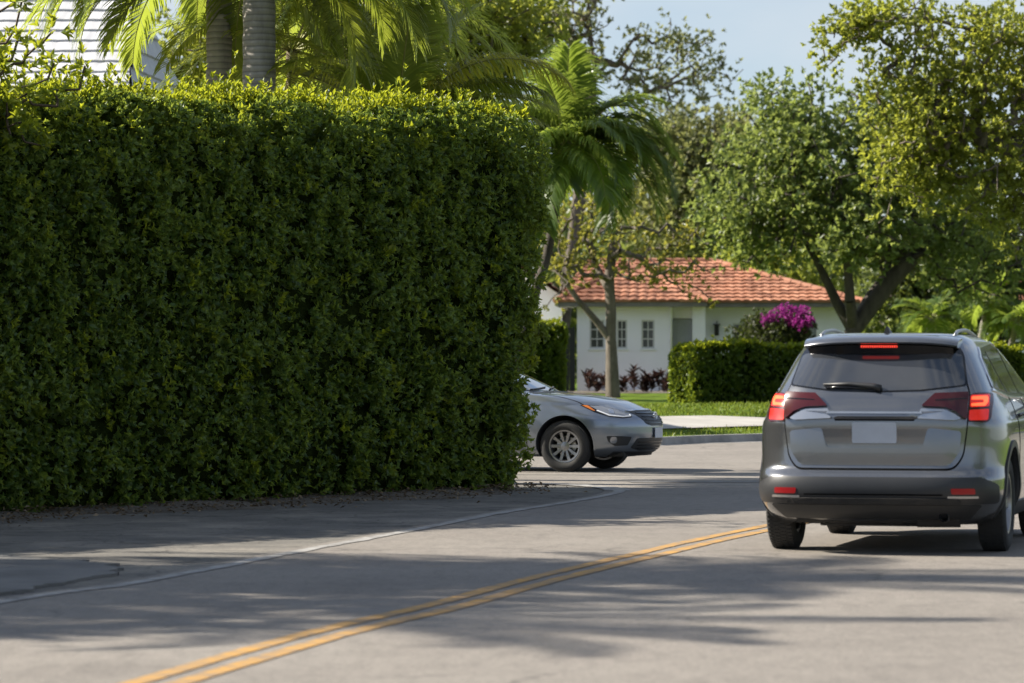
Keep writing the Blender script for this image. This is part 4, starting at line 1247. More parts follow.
# dark gate left of the house
p = at(538, 392, 110.8)
g_ = thing('side_gate', 'tall dark solid gate between the short hedge and the white house', 'gate', (p[0], 110.8, HB))
wd = at(575, 0, 110.8)[0] - p[0]; hz_ = at(0, 328, 110.8)[2] - HB
mb = MB(); n = 9
for i in range(n):
    mb.box(0.05 + (wd - 0.1) * i / n, 0.05 + (wd - 0.1) * (i + 0.93) / n, -0.02, 0.02, 0.06, hz_ - 0.06)
mb.build('panel', M['blackmetal'], g_)
for xx in (0, wd - 0.06):
    mb = MB(); mb.box(xx, xx + 0.06, -0.035, 0.035, 0, hz_ + 0.04); mb.build('post', M['blackmetal'], g_)
mb = MB(); mb.box(0.062, wd - 0.062, -0.028, 0.028, hz_ - 0.058, hz_); mb.build('top_rail', M['blackmetal'], g_)

# pale building left of the house, mostly behind the hedge
p0 = at(480, 392, 120.0); p1 = at(562, 392, 120.0)
ob = thing('garage', 'pale plain gabled garage wall left of the white house, behind the gate', 'garage', (p0[0], 120, HB))
wd = p1[0] - p0[0]; zw = at(0, 296, 120)[2] - HB
mb = MB()
mb.box(0, wd, 0, 0.2, 0, zw); mb.box(wd - 0.2, wd, 0.202, 6, 0, zw); mb.box(0, 0.2, 0.202, 6, 0, zw); mb.box(0.2, wd - 0.2, 5.8, 6, 0, zw)
mb.add([(0, 0.0, zw), (wd, 0.0, zw), (wd / 2, 0.0, zw + 0.85), (0, 0.2, zw), (wd, 0.2, zw), (wd / 2, 0.2, zw + 0.85)], [(0, 1, 2), (5, 4, 3), (1, 4, 5, 2), (0, 2, 5, 3)])
mb.build('wall', M['stucco'], ob)
mb = MB()
tile_plane(mb, (wd + 0.3, -0.25, zw - 0.10), (wd + 0.3, 6.2, zw - 0.10), (wd / 2, 6.2, zw + 0.93), (wd / 2, -0.25, zw + 0.93))
tile_plane(mb, (-0.3, 6.2, zw - 0.10), (-0.3, -0.25, zw - 0.10), (wd / 2, -0.25, zw + 0.93), (wd / 2, 6.2, zw + 0.93))
mb.build('roof', M['tile'], ob)

# house with the white tiled roof behind the left of the hedge
nb = thing('neighbour_house', 'house with a big white tiled roof behind the left part of the tall hedge', 'house', (-21.1, 64.5, 0.0), R(-4.5))
W_, Dp = 14.2, 12.0
mb = MB()
wall_with_holes(mb, 0, W_, 0, 0, 4.1, 0.25, [(2, 3.6, 1.2, 2.6), (6, 8.2, 1.0, 2.6), (10.5, 12, 1.2, 2.6)])
mb.box(0, 0.25, 0.252, Dp, 0, 4.1); mb.box(W_ - 0.25, W_, 0.252, Dp, 0, 4.1); mb.box(0.252, W_ - 0.252, Dp - 0.25, Dp, 0, 4.1)
mb.box(0.26, W_ - 0.26, 2.5, 2.6, 0, 4.1)
mb.build('wall', M['stucco'], nb)
for (a, b, c, e) in ((2, 3.6, 1.2, 2.6), (6, 8.2, 1.0, 2.6), (10.5, 12, 1.2, 2.6)):
    add_window(nb, a, b, c, e, 0.08, 3, 2)
mb = MB()
e0, tp = 4.1, 8.1
tile_plane(mb, (-0.7, -0.7, e0), (W_ + 0.7, -0.7, e0), (W_ - 0.4, Dp / 2, tp), (0.4, Dp / 2, tp), 0.40, 0.30, 0.008, 0.045, 0.10)
tile_plane(mb, (W_ + 0.7, Dp + 0.7, e0), (-0.7, Dp + 0.7, e0), (0.4, Dp / 2, tp), (W_ - 0.4, Dp / 2, tp), 0.40, 0.30, 0.014, 0.055, 0.2)
tile_plane(mb, (W_ + 0.7, -0.7, e0), (W_ + 0.7, Dp + 0.7, e0), (W_ - 0.4, Dp / 2, tp), (W_ - 0.4, Dp / 2, tp), 0.40, 0.30, 0.014, 0.055, 0.2)
tile_plane(mb, (-0.7, Dp + 0.7, e0), (-0.7, -0.7, e0), (0.4, Dp / 2, tp), (0.4, Dp / 2, tp), 0.40, 0.30, 0.014, 0.055, 0.2)
ridge_caps(mb, (0.4, Dp / 2, tp + 0.03), (W_ - 0.4, Dp / 2, tp + 0.03), 0.12)
mb.build('roof', M['whitetile'], nb)
mb = MB(); mb.box(-0.72, W_ + 0.72, -0.78, -0.72, e0 - 0.12, e0 + 0.05); mb.box(-0.7, W_ + 0.7, -0.718, 0.0, e0 - 0.10, e0 - 0.02); mb.build('fascia', M['trim'], nb)

# pale wall glimpsed at the right edge
p = at(1003, 392, 134)
rb = thing('pale_building', 'pale building just showing between the trees at the right edge', 'building', (p[0], 134, HB))
mb = MB(); wall_with_holes(mb, 0, 5, 0, 0, 3.0, 0.2, [(0.9, 1.9, 1.0, 2.2)]); mb.box(0, 0.2, 0.202, 5, 0, 3.0); mb.box(4.8, 5, 0.202, 5, 0, 3.0); mb.box(0.202, 4.798, 4.8, 5, 0, 3.0); mb.box(.21, 4.79, 1.5, 1.6, 0, 3.0)
mb.build('wall', M['stucco'], rb)
add_window(rb, 0.9, 1.9, 1.0, 2.2, 0.06, 2, 2)
mb = MB(); tile_plane(mb, (-0.4, -0.4, 3.0), (5.4, -0.4, 3.0), (4, 2.5, 4.0), (1, 2.5, 4.0)); tile_plane(mb, (5.4, 5.4, 3.0), (-0.4, 5.4, 3.0), (1, 2.5, 4.0), (4, 2.5, 4.0)); tile_plane(mb, (-0.4, 5.4, 3.0), (-0.4, -0.4, 3.0), (1, 2.5, 4.0), (1, 2.5, 4.0)); tile_plane(mb, (5.4, -0.4, 3.0), (5.4, 5.4, 3.0), (4, 2.5, 4.0), (4, 2.5, 4.0))
mb.build('roof', M['tile'], rb)

# ================================================================== CARS
def pchip(xs_, ys_, x):
    """monotone cubic through the table"""
    xs_ = np.array(xs_, float); ys_ = np.array(ys_, float)
    h = np.diff(xs_); d = np.diff(ys_) / h
    m = np.zeros(len(xs_))
    m[0], m[-1] = d[0], d[-1]
    for i in range(1, len(xs_) - 1):
        m[i] = 0 if d[i - 1] * d[i] <= 0 else 2 * d[i - 1] * d[i] / (d[i - 1] + d[i])
    i = np.clip(np.searchsorted(xs_, x) - 1, 0, len(xs_) - 2)
    t = (x - xs_[i]) / h[i]
    return (ys_[i] * (1 + 2 * t) * (1 - t) ** 2 + m[i] * h[i] * t * (1 - t) ** 2 + ys_[i + 1] * t * t * (3 - 2 * t) + m[i + 1] * h[i] * t * t * (t - 1))

def body_shell(tab, zs, nr, nf, Dr, Df, npts=34):
    """tab rows: z, half width, rear y, front y.  Plan outline at each height: superellipse ends"""
    T = np.array(tab, float)
    w = pchip(T[:, 0], T[:, 1], zs); r = pchip(T[:, 0], T[:, 2], zs); f = pchip(T[:, 0], T[:, 3], zs)
    V = []
    th = np.linspace(0, math.pi, npts)
    for z, ww, rr, ff in zip(zs, w, r, f):
        L = ff - rr
        dr = min(Dr, L * 0.45); df = min(Df(z) if callable(Df) else Df, L * 0.45)
        ring = []
        for a in th:                                             # front: right -> left
            c, s = math.cos(a), math.sin(a)
            ring.append((ww * math.copysign(abs(c) ** (2 / nf), c), ff - df + df * abs(s) ** (2 / nf), z))
        for k in range(1, 14):
            ring.append((-ww, ff - df + (rr + dr - ff + df) * k / 14, z))
        for a in th:
            c, s = math.cos(a), math.sin(a)
            ring.append((-ww * math.copysign(abs(c) ** (2 / nr), c), rr + dr - dr * abs(s) ** (2 / nr), z))
        for k in range(1, 14):
            ring.append((ww, rr + dr + (ff - df - rr - dr) * k / 14, z))
        V.append(ring)
    m = len(V[0]); n = len(V)
    V = np.array(V).reshape(-1, 3)
    Fc = []
    for i in range(n - 1):
        for k in range(m):
            k2 = (k + 1) % m
            Fc.append((i * m + k, i * m + k2, (i + 1) * m + k2, (i + 1) * m + k))
    Fc.append(tuple(reversed(range(m)))); Fc.append(tuple((n - 1) * m + k for k in range(m)))
    return V, Fc

def cut_wheels(V, Fc, wells):
    """boolean the wheel wells out of the shell; returns a new mesh datablock"""
    me = bpy.data.meshes.new('body')
    me.from_pydata([tuple(v) for v in V], [], Fc); me.update()
    bm = bmesh.new(); bm.from_mesh(me); bmesh.ops.remove_doubles(bm, verts=bm.verts, dist=1e-5); bmesh.ops.recalc_face_normals(bm, faces=bm.faces); bm.to_mesh(me); bm.free()
    ob = bpy.data.objects.new('tmp_shell', me); COL.objects.link(ob)
    cut = []
    for (x0, x1, y, z, r) in wells:
        b = MB(); b.lathe_x([(x0, 0.001), (x0, r), (x1, r), (x1, 0.001)], 48, 0, y, z)
        c = b.build('tmp_cut', M['gap']); cut.append(c)
        bm = bmesh.new(); bm.from_mesh(c.data); bmesh.ops.remove_doubles(bm, verts=bm.verts, dist=0.003); bmesh.ops.recalc_face_normals(bm, faces=bm.faces); bm.to_mesh(c.data); bm.free()
        md = ob.modifiers.new('cut', 'BOOLEAN'); md.operation = 'DIFFERENCE'; md.object = c; md.solver = 'EXACT'
    dg = bpy.context.evaluated_depsgraph_get()
    out = bpy.data.meshes.new_from_object(ob.evaluated_get(dg))
    for c in cut + [ob]:
        dm = c.data; bpy.data.objects.remove(c, do_unlink=True); bpy.data.meshes.remove(dm)
    return out

def bez_round(poly, r, seg=5, step=0.05):
    """round the corners of a polygon (r number or list) and resample its edges"""
    P = [np.array(p, float) for p in poly]; n = len(P); out = []
    rs = r if hasattr(r, '__len__') else [r] * n
    for i in range(n):
        a, b, c = P[i - 1], P[i], P[(i + 1) % n]
        d1 = a - b; d2 = c - b; l1 = np.linalg.norm(d1); l2 = np.linalg.norm(d2)
        q = min(rs[i], l1 * 0.45, l2 * 0.45)
        if q < 1e-4:
            out.append(b); continue
        s, e = b + d1 / l1 * q, b + d2 / l2 * q
        for k in range(seg + 1):
            t = k / seg
            out.append(s * (1 - t) ** 2 + b * 2 * t * (1 - t) + e * t * t)
    res = []
    for i in range(len(out)):
        a, b = out[i], out[(i + 1) % len(out)]
        l = np.linalg.norm(b - a); k = max(1, int(l / step))
        for j in range(k):
            res.append(a + (b - a) * j / k)
    return res

class Skin:
    """lays panels on a body shell by casting rays"""
    def __init__(self, V, Fc):
        bm = bmesh.new()
        vs = [bm.verts.new(v) for v in V]
        for f in Fc[:-2]:
            try: bm.faces.new([vs[i] for i in f])
            except ValueError: pass
        bmesh.ops.recalc_face_normals(bm, faces=bm.faces)
        bm.normal_update()
        self.bvh = BVHTree.FromBMesh(bm); bm.free()
    def hit(self, view, a, b):
        if view == 'rear':   o, d = Vector((a, -9, b)), Vector((0, 1, 0))
        elif view == 'front': o, d = Vector((a, 8, b)), Vector((0, -1, 0))
        elif view == 'right': o, d = Vector((4, a, b)), Vector((-1, 0, 0))
        elif view == 'left': o, d = Vector((-4, a, b)), Vector((1, 0, 0))
        else: o, d = Vector((a, b, 5)), Vector((0, 0, -1))
        if view in ('front',): o.y = 9
        loc, n, i, dist = self.bvh.ray_cast(o, d)
        if loc is None:
            loc, n, i, dist = self.bvh.find_nearest(o + d * 4)
        if n.dot(d) > 0: n = -n
        return loc, n
    def panel(self, name, view, poly, mat, parent, off=0.004, th=0.02, r=0.02, step=0.045, off_fn=None, seg=5):
        out = bez_round(poly, r, seg, step)
        P = [Vector((float(p[0]), float(p[1]))) for p in out]
        xs_ = [p.x for p in P]; ys_ = [p.y for p in P]
        inner = []
        def inside(x, y):
            c = False; j = len(P) - 1
            for i in range(len(P)):
                if (P[i].y > y) != (P[j].y > y) and x < (P[j].x - P[i].x) * (y - P[i].y) / (P[j].y - P[i].y) + P[i].x: c = not c
                j = i
            return c
        x = min(xs_) + step / 2
        while x < max(xs_):
            y = min(ys_) + step / 2
            while y < max(ys_):
                if inside(x, y) and min((Vector((x, y)) - p).length for p in P) > step * 0.4: inner.append(Vector((x, y)))
                y += step
            x += step
        n0 = len(P)
        v, e, f, ov, *_ = delaunay_2d_cdt(P + inner, [], [list(range(n0))], 1, 1e-6)
        top = []; bot = []
        for p in v:
            loc, n = self.hit(view, p.x, p.y)
            o = off_fn(p.x, p.y) if off_fn else off
            top.append(loc + n * o); bot.append(loc + n * (o - th))
        m = len(v)
        Fc = []
        cnt = {}
        ref = {'rear': Vector((0, -1, 0)), 'front': Vector((0, 1, 0)), 'right': Vector((1, 0, 0)), 'left': Vector((-1, 0, 0)), 'top': Vector((0, 0, 1))}[view]
        for q in f:
            a, b2, c = [top[i] for i in q[:3]]
            q = list(q)
            if (b2 - a).cross(c - a).dot(ref) < 0: q.reverse()
            Fc.append(tuple(q)); Fc.append(tuple(i + m for i in reversed(q)))
            for i in range(len(q)):
                cnt[(q[i], q[(i + 1) % len(q)])] = 1
        for (a, b2) in list(cnt):
            if (b2, a) not in cnt:
                Fc.append((b2, a, a + m, b2 + m))
        return mesh_np(name, np.array([t[:] for t in top + bot]), Fc, M[mat], parent, True, 35)
    def strip(self, name, view, pts, w, mat, parent, off=0.003, th=0.006):
        L = smooth_line(pts, 0.03)
        a = offset_line(L, -w / 2); b = offset_line(L, w / 2)
        poly = [tuple(p) for p in a] + [tuple(p) for p in b[::-1]]
        return self.panel(name, view, poly, mat, parent, off, th, 0.0, 0.03)

def make_wheel(car, x, y, r, wdt, side, spokes, rim_r, steer=0.0, double=True):
    """side +1: outer face towards +x"""
    w = MB(); w.lathe_x([(-0.02 * side, 0.02), (-0.02 * side, rim_r * 0.62), (0.005 * side, rim_r * 0.62), (0.005 * side, 0.02)], 32)
    hub = w.build('wheel', M['satin'], car, True, 30)
    hub.location = (x, y, r); hub.rotation_euler = (0, 0, steer)
    h = wdt / 2
    prof = [(-h * .86, rim_r + .002), (-h, rim_r + .022), (-h * 1.03, (rim_r + r) / 2), (-h * .97, r - .028), (-h * .82, r - .008), (-h * .45, r), (h * .45, r), (h * .82, r - .008), (h * .97, r - .028), (h * 1.03, (rim_r + r) / 2), (h, rim_r + .022), (h * .86, rim_r + .002)]
    t = MB(); t.lathe_x(prof, 56, closed=True)
    ty = t.build('tyre', M['rubber'], hub, True, 50)
    # tread blocks
    tb = MB()
    for k in range(64):
        a = 2 * math.pi * k / 64
        for j in (-0.66, -0.22, 0.22, 0.66):
            a2 = a + (0.04 if j in (-0.22, 0.66) else 0)
            c, s_ = math.cos(a2), math.sin(a2); tc, ts = -s_, c
            hx = h * 0.17; hl = r * 0.036
            vs = []
            for rr in (r - 0.012, r + (0.0035 if abs(j) < .5 else 0.001)):
                for (dx, dl) in ((-hx, -hl), (hx, -hl), (hx, hl), (-hx, hl)):
                    vs.append((j * h + dx, c * rr + tc * dl, s_ * rr + ts * dl))
            tb.add(vs, [(4, 5, 6, 7), (0, 1, 5, 4), (1, 2, 6, 5), (2, 3, 7, 6), (3, 0, 4, 7)])
    tb.build('tread', M['rubber'], hub)
    rm = MB()
    rm.lathe_x([(-h * .8 * side, rim_r - .02), (-h * .8 * side, rim_r + .004), (h * .80 * side, rim_r + .004), (h * .88 * side, rim_r - .004), (h * .86 * side, rim_r - .022), (h * .55 * side, rim_r - .035), (-h * .4 * side, rim_r - .035)], 56, closed=True)
    fx = h * .66 * side
    for k in range(spokes):
        a = 2 * math.pi * k / spokes
        pair = (-0.09, 0.09) if double else (0,)
        for da in pair:
            vs = []
            for (rr, hw, xx) in ((0.045, 0.014, fx * 0.86), (rim_r - 0.03, 0.017 if double else 0.02, fx)):
                aa = a + (da * 0.4 if rr < 0.1 else da * 1.3)
                c, s_ = math.cos(aa), math.sin(aa)
                for (dl, dx) in ((-hw, 0), (hw, 0), (hw * 1.2, -0.03 * side), (-hw * 1.2, -0.03 * side)):
                    vs.append((xx + dx, c * rr - s_ * dl, s_ * rr + c * dl))
            rm.add(vs, [(0, 1, 5, 4), (1, 2, 6, 5), (2, 3, 7, 6), (3, 0, 4, 7)])
    rm.lathe_x([(fx * .5, 0.001), (fx * .5, 0.062), (fx * .88, 0.058), (fx * .94, 0.03), (fx * .96, 0.001)], 24)
    rm.build('rim', M['alloy'], hub, True, 30)
    bk = MB(); bk.lathe_x([(-h * .3 * side, 0.001), (-h * .3 * side, rim_r - .034), (-h * .25 * side, rim_r - .034), (-h * .25 * side, 0.001)], 32); bk.build('wheel_back', M['under'], hub)
    return hub

# generic ray view: theta from the front towards the right side, mirrored for the left
def skin_hit(self, view, a, b, _old=Skin.hit):
    if isinstance(view, tuple):
        th, mir = R(view[1]), view[2]
        e = Vector((-math.cos(th), math.sin(th), 0)); d = Vector((-math.sin(th), -math.cos(th), 0))
        o = e * a - d * 9; o.z = b
        if mir: o.x = -o.x; d.x = -d.x
        loc, n, i, dist = self.bvh.ray_cast(o, d)
        if loc is None:
            loc, n, i, dist = self.bvh.find_nearest(o + d * 8.5)
        if n.dot(d) > 0: n = -n
        return loc, n
    return _old(self, view, a, b)
Skin.hit = skin_hit
_panel = Skin.panel
def panel2(self, name, view, poly, mat, parent, off=0.004, th=0.02, r=0.02, step=0.045, off_fn=None, seg=5):
    if isinstance(view, tuple):
        o = _panel_diag(self, name, view, poly, mat, parent, off, th, r, step, off_fn, seg)
        return o
    return _panel(self, name, view, poly, mat, parent, off, th, r, step, off_fn, seg)
def _panel_diag(self, name, view, poly, mat, parent, off, th, r, step, off_fn, seg):
    out = bez_round(poly, r, seg, step)
    P = [Vector((float(p[0]), float(p[1]))) for p in out]
    v, e, f, *_ = delaunay_2d_cdt(P, [], [list(range(len(P)))], 1, 1e-6)
    # a few inner points keep the panel on the curve
    xs_ = [p.x for p in P]; ys_ = [p.y for p in P]
    inner = []
    def inside(x, y):
        c = False; j = len(P) - 1
        for i in range(len(P)):
            if (P[i].y > y) != (P[j].y > y) and x < (P[j].x - P[i].x) * (y - P[i].y) / (P[j].y - P[i].y) + P[i].x: c = not c
            j = i
        return c
    for x in np.arange(min(xs_) + step / 2, max(xs_), step):
        for y in np.arange(min(ys_) + step / 2, max(ys_), step):
            if inside(x, y) and min((Vector((x, y)) - p).length for p in P) > step * 0.4: inner.append(Vector((x, y)))
    v, e, f, *_ = delaunay_2d_cdt(P + inner, [], [list(range(len(P)))], 1, 1e-6)
    t_ = R(view[1]); out_dir = Vector((math.sin(t_) * (-1 if view[2] else 1), math.cos(t_), 0))
    top = []; bot = []
    for p in v:
        loc, n = self.hit(view, p.x, p.y)
        top.append(loc + n * off); bot.append(loc + n * (off - th))
    m = len(v); Fc = []; cnt = set()
    for q in f:
        a, b2, c = [top[i] for i in q[:3]]
        q = list(q)
        if (b2 - a).cross(c - a).dot(out_dir) < 0: q.reverse()
        Fc.append(tuple(q)); Fc.append(tuple(i + m for i in reversed(q)))
        for i in range(len(q)): cnt.add((q[i], q[(i + 1) % len(q)]))
    for (a, b2) in list(cnt):
        if (b2, a) not in cnt: Fc.append((b2, a, a + m, b2 + m))
    return mesh_np(name, np.array([t[:] for t in top + bot]), Fc, M[mat], parent, True, 35)
Skin.panel = panel2

def both(fn):
    for s in (-1, 1):
        fn(s)

# ---------------------------------------------------------------- the grey SUV
suv = thing('suv', 'grey SUV seen from behind with its brake lamps lit, driving away on the right', 'car', (2.70, 28.75, 0.006), R(-14))
tab = [  # z, half width, rear, front
    (0.22, 0.80, 0.30, 4.36), (0.27, 0.86, 0.16, 4.46), (0.34, 0.905, 0.06, 4.54), (0.42, 0.935, 0.012, 4.58), (0.50, 0.944, 0.0, 4.60), (0.57, 0.944, 0.0, 4.60),
    (0.61, 0.942, 0.03, 4.60), (0.65, 0.941, 0.07, 4.60), (0.72, 0.943, 0.085, 4.59), (0.82, 0.946, 0.095, 4.57), (0.92, 0.942, 0.092, 4.52), (0.98, 0.936, 0.088, 4.42),
    (1.03, 0.915, 0.095, 4.25), (1.08, 0.900, 0.105, 3.95), (1.13, 0.880, 0.118, 3.62), (1.18, 0.853, 0.135, 3.46), (1.23, 0.825, 0.165, 3.34), (1.30, 0.792, 0.215, 3.18),
    (1.40, 0.745, 0.288, 2.95), (1.50, 0.697, 0.362, 2.70), (1.56, 0.665, 0.415, 2.50), (1.60, 0.637, 0.47, 2.32), (1.635, 0.59, 0.56, 2.08), (1.66, 0.52, 0.68, 1.80), (1.672, 0.30, 0.95, 1.5)]
zs = np.concatenate([np.linspace(0.22, 1.6, 78), np.linspace(1.61, 1.672, 9)])
V, Fc = body_shell(tab, zs, 4.2, 2.9, 0.85, lambda z: float(np.interp(z, [1.05, 1.2], [1.25, 0.5])))
WR = 0.362
me = cut_wheels(V, Fc, [(0.55, 1.2, 0.92, WR + 0.02, 0.415), (-1.2, -0.55, 0.92, WR + 0.02, 0.415), (0.55, 1.2, 3.62, WR + 0.02, 0.415), (-1.2, -0.55, 3.62, WR + 0.02, 0.415)])
me.name = 'body'; me.materials.clear(); me.materials.append(M['suvpaint'])
me.polygons.foreach_set('use_smooth', np.ones(len(me.polygons), dtype=bool)); me.set_sharp_from_angle(angle=R(32))
link(bpy.data.objects.new('body', me), suv)
sk = Skin(V, Fc)
PN = sk.panel
# tailgate with its gap and window
gate = [(-0.585, 0.645), (0.585, 0.645), (0.655, 0.74), (0.685, 0.98), (0.69, 1.20), (0.665, 1.26), (0.60, 1.50), (0.56, 1.56), (-0.56, 1.56), (-0.60, 1.50), (-0.665, 1.26), (-0.69, 1.20), (-0.685, 0.98), (-0.655, 0.74)]
grow_ = lambda poly, c, k: [(c[0] + (x - c[0]) * (1 + k / max(abs(x - c[0]), 0.05) * (1 if abs(x - c[0]) > .02 else 0)), c[1] + (z - c[1]) * (1 + k / max(abs(z - c[1]), 0.05) * (1 if abs(z - c[1]) > .02 else 0))) for x, z in poly]
PN('panel_gap', 'rear', grow_(gate, (0, 1.1), 0.010), 'gap', suv, 0.0025, 0.01, 0.06)
tg = PN('tailgate', 'rear', gate, 'suvpaint', suv, 0.008, 0.012, 0.06)
# sculpted lower garnish and plate niche
def crease(x, z):
    k = max(0.0, min(1.0, (0.86 - z) / 0.20))
    return 0.009 + 0.020 * math.sin(math.pi * max(0, min(1, (z - 0.66) / 0.30)))
PN('lower_panel', 'rear', [(-0.56, 0.668), (0.56, 0.668), (0.625, 0.76), (0.645, 0.93), (0.40, 0.955), (0.36, 0.800), (-0.36, 0.800), (-0.40, 0.955), (-0.645, 0.93), (-0.625, 0.76)], 'suvpaint', tg, 0.01, 0.02, 0.03, 0.04, crease)
PN('garnish', 'rear', [(-0.655, 1.085), (-0.36, 1.05), (-0.30, 1.012), (0.30, 1.012), (0.36, 1.05), (0.655, 1.085), (0.655, 1.205), (0, 1.208), (-0.655, 1.205)], 'suvpaint', tg, 0.02, 0.02, 0.012, 0.04, lambda x, z: 0.012 + 0.030 * max(0, min(1, (1.20 - z) / 0.14)) * max(0, min(1, (z - 1.0) / 0.02)))
PN('niche_edge', 'rear', [(-0.30, 1.004), (0.30, 1.004), (0.30, 1.014), (-0.30, 1.014)], 'gap', tg, 0.014, 0.02, 0.0)
PN('chrome_bar', 'rear', [(-0.36, 1.052), (0.36, 1.052), (0.355, 1.066), (-0.355, 1.066)], 'satin', tg, 0.045, 0.02, 0.003, 0.04)
pl = PN('licence_plate', 'rear', [(-0.168, 0.838), (0.168, 0.838), (0.168, 0.992), (-0.168, 0.992)], 'plate', tg, 0.016, 0.01, 0.012, 0.05)
# rear window: black border, then glass
PN('window_border', 'rear', [(-0.672, 1.262), (-0.35, 1.222), (0, 1.212), (0.35, 1.222), (0.672, 1.262), (0.615, 1.50), (0.57, 1.562), (-0.57, 1.562), (-0.615, 1.50)], 'gloss', tg, 0.0105, 0.01, 0.03)
PN('rear_window', 'rear', [(-0.655, 1.268), (-0.34, 1.231), (0, 1.222), (0.34, 1.231), (0.655, 1.268), (0.602, 1.49), (0.56, 1.505), (-0.56, 1.505), (-0.602, 1.49)], 'rglass', tg, 0.0135, 0.01, 0.03)
# wiper
mb = MB()
w0, n_ = sk.hit('rear', 0.03, 1.238)
pts = []
for (x, z, o_) in ((0.04, 1.232, 0.03), (-0.02, 1.245, 0.035), (-0.20, 1.262, 0.032), (-0.40, 1.262, 0.026)):
    l, n_ = sk.hit('rear', x, z); pts.append(l + n_ * o_)
mb.tube(pts, [0.026, 0.022, 0.016, 0.008], 8)
wp = mb.build('wiper', M['blackplastic'], tg, True)
mb = MB(); l0, n0_ = sk.hit('rear', -0.38, 1.243); l1, n1_ = sk.hit('rear', -0.06, 1.236)
mb.tube([l0 + n0_ * 0.022, (l0 + l1) / 2 + n0_ * 0.026, l1 + n1_ * 0.022], 0.009, 6); mb.build('wiper_blade', M['gloss'], wp, True)
# spoiler lip over the window, with the stop lamp under it
def spoiler():
    V = []; ws = np.linspace(-1, 1, 41)
    prof = [(0.50, 1.655), (0.40, 1.650), (0.315, 1.632), (0.272, 1.612), (0.262, 1.598), (0.272, 1.588), (0.33, 1.578), (0.44, 1.572), (0.58, 1.60)]
    for s in ws:
        hw = 0.592
        for (y, z) in prof:
            e = abs(s) ** 4
            V.append((s * hw * (1 - 0.02 * (1.66 - z) / 0.09), y + 0.075 * abs(s) ** 2.4 + 0.06 * e, z - 0.006 * s * s - 0.024 * e))
    m = len(prof); Fc = []
    for i in range(40):
        for k in range(m):
            k2 = (k + 1) % m
            Fc.append((i * m + k, i * m + k2, (i + 1) * m + k2, (i + 1) * m + k))
    Fc.append(tuple(range(m))); Fc.append(tuple(40 * m + k for k in reversed(range(m))))
    return mesh_np('spoiler', np.array(V), Fc, M['suvpaint'], suv, True, 40)
sp = spoiler()
mb = MB()
for i in range(20):
    x0 = -0.55 + 1.1 * i / 20; x1 = x0 + 0.0551
    def yy(x): s = x / 0.592; return 0.315 + 0.075 * abs(s) ** 2.4 + 0.06 * s ** 4
    ya, yb = yy(x0), yy(x1)
    za = 1.5865 - 0.006 * (x0 / .592) ** 2 - .024 * (x0 / .592) ** 4; zb_ = 1.5865 - 0.006 * (x1 / .592) ** 2 - .024 * (x1 / .592) ** 4
    mb.add([(x0, ya, za - .012), (x1, yb, zb_ - .012), (x1, yb + .02, zb_ - 0.078), (x0, ya + .02, za - 0.078), (x0, ya + .15, za - .02), (x1, yb + .15, zb_ - .02), (x1, yb + .15, zb_ - 0.07), (x0, ya + .15, za - 0.07)],
           [(0, 1, 2, 3), (4, 7, 6, 5), (0, 4, 5, 1), (3, 2, 6, 7)])
mb.build('spoiler_underside', M['gloss'], sp, True, 40)
mb = MB(); mb.box(-0.140, 0.140, 0.295, 0.318, 1.555, 1.571, 0.004)
sl = mb.build('stop_lamp', M['stoplit'], suv)
mb = MB()
for k in range(17): mb.box(-0.14 + k * 0.0168, -0.1325 + k * 0.0168, 0.2915, 0.2945, 1.556, 1.568)
mb.build('lens_rib', M['reflector'], sl)
# tail lamps
def lamps(s):
    q = lambda P: [(s * x, z) for x, z in P]
    b = PN('tail_lamp', 'rear', q([(0.690, 1.000), (0.690, 1.195), (0.73, 1.212), (0.825, 1.212), (0.845, 1.15), (0.845, 1.02), (0.825, 0.992)]), 'redlens', suv, 0.008, 0.012, 0.018, 0.03)
    PN('lamp_upper', 'rear', q([(0.700, 1.105), (0.700, 1.195), (0.815, 1.200), (0.825, 1.11)]), 'redlit', b, 0.0105, 0.008, 0.012, 0.03)
    PN('lamp_lower', 'rear', q([(0.698, 1.008), (0.698, 1.085), (0.825, 1.092), (0.825, 1.008)]), 'redlit', b, 0.0105, 0.008, 0.012, 0.03)
    # the glowing hook-shaped element
    PN('lamp_glow', 'rear', q([(0.708, 1.183), (0.708, 1.160), (0.782, 1.160), (0.788, 1.146), (0.782, 1.136), (0.708, 1.132), (0.708, 1.114), (0.798, 1.114), (0.812, 1.14), (0.810, 1.175), (0.798, 1.187)]), 'orangelit', b, 0.013, 0.006, 0.006, 0.02)
    l = PN('inner_lamp', 'rear', q([(0.352, 1.108), (0.44, 1.190), (0.672, 1.196), (0.676, 1.01), (0.655, 1.02), (0.60, 1.068), (0.52, 1.098)]), 'redlens', tg, 0.05, 0.06, 0.012, 0.03)
    PN('lamp_divider', 'rear', q([(0.45, 1.145), (0.665, 1.150), (0.665, 1.156), (0.45, 1.151)]), 'gloss', l, 0.052, 0.01, 0.002, 0.03)
    PN('reversing_lens', 'rear', q([(0.325, 1.018), (0.35, 1.090), (0.52, 1.082), (0.585, 1.055), (0.638, 1.015), (0.60, 1.004)]), 'clearlens', tg, 0.040, 0.05, 0.012, 0.03)
    # reflectors and bumper trim
both(lamps)
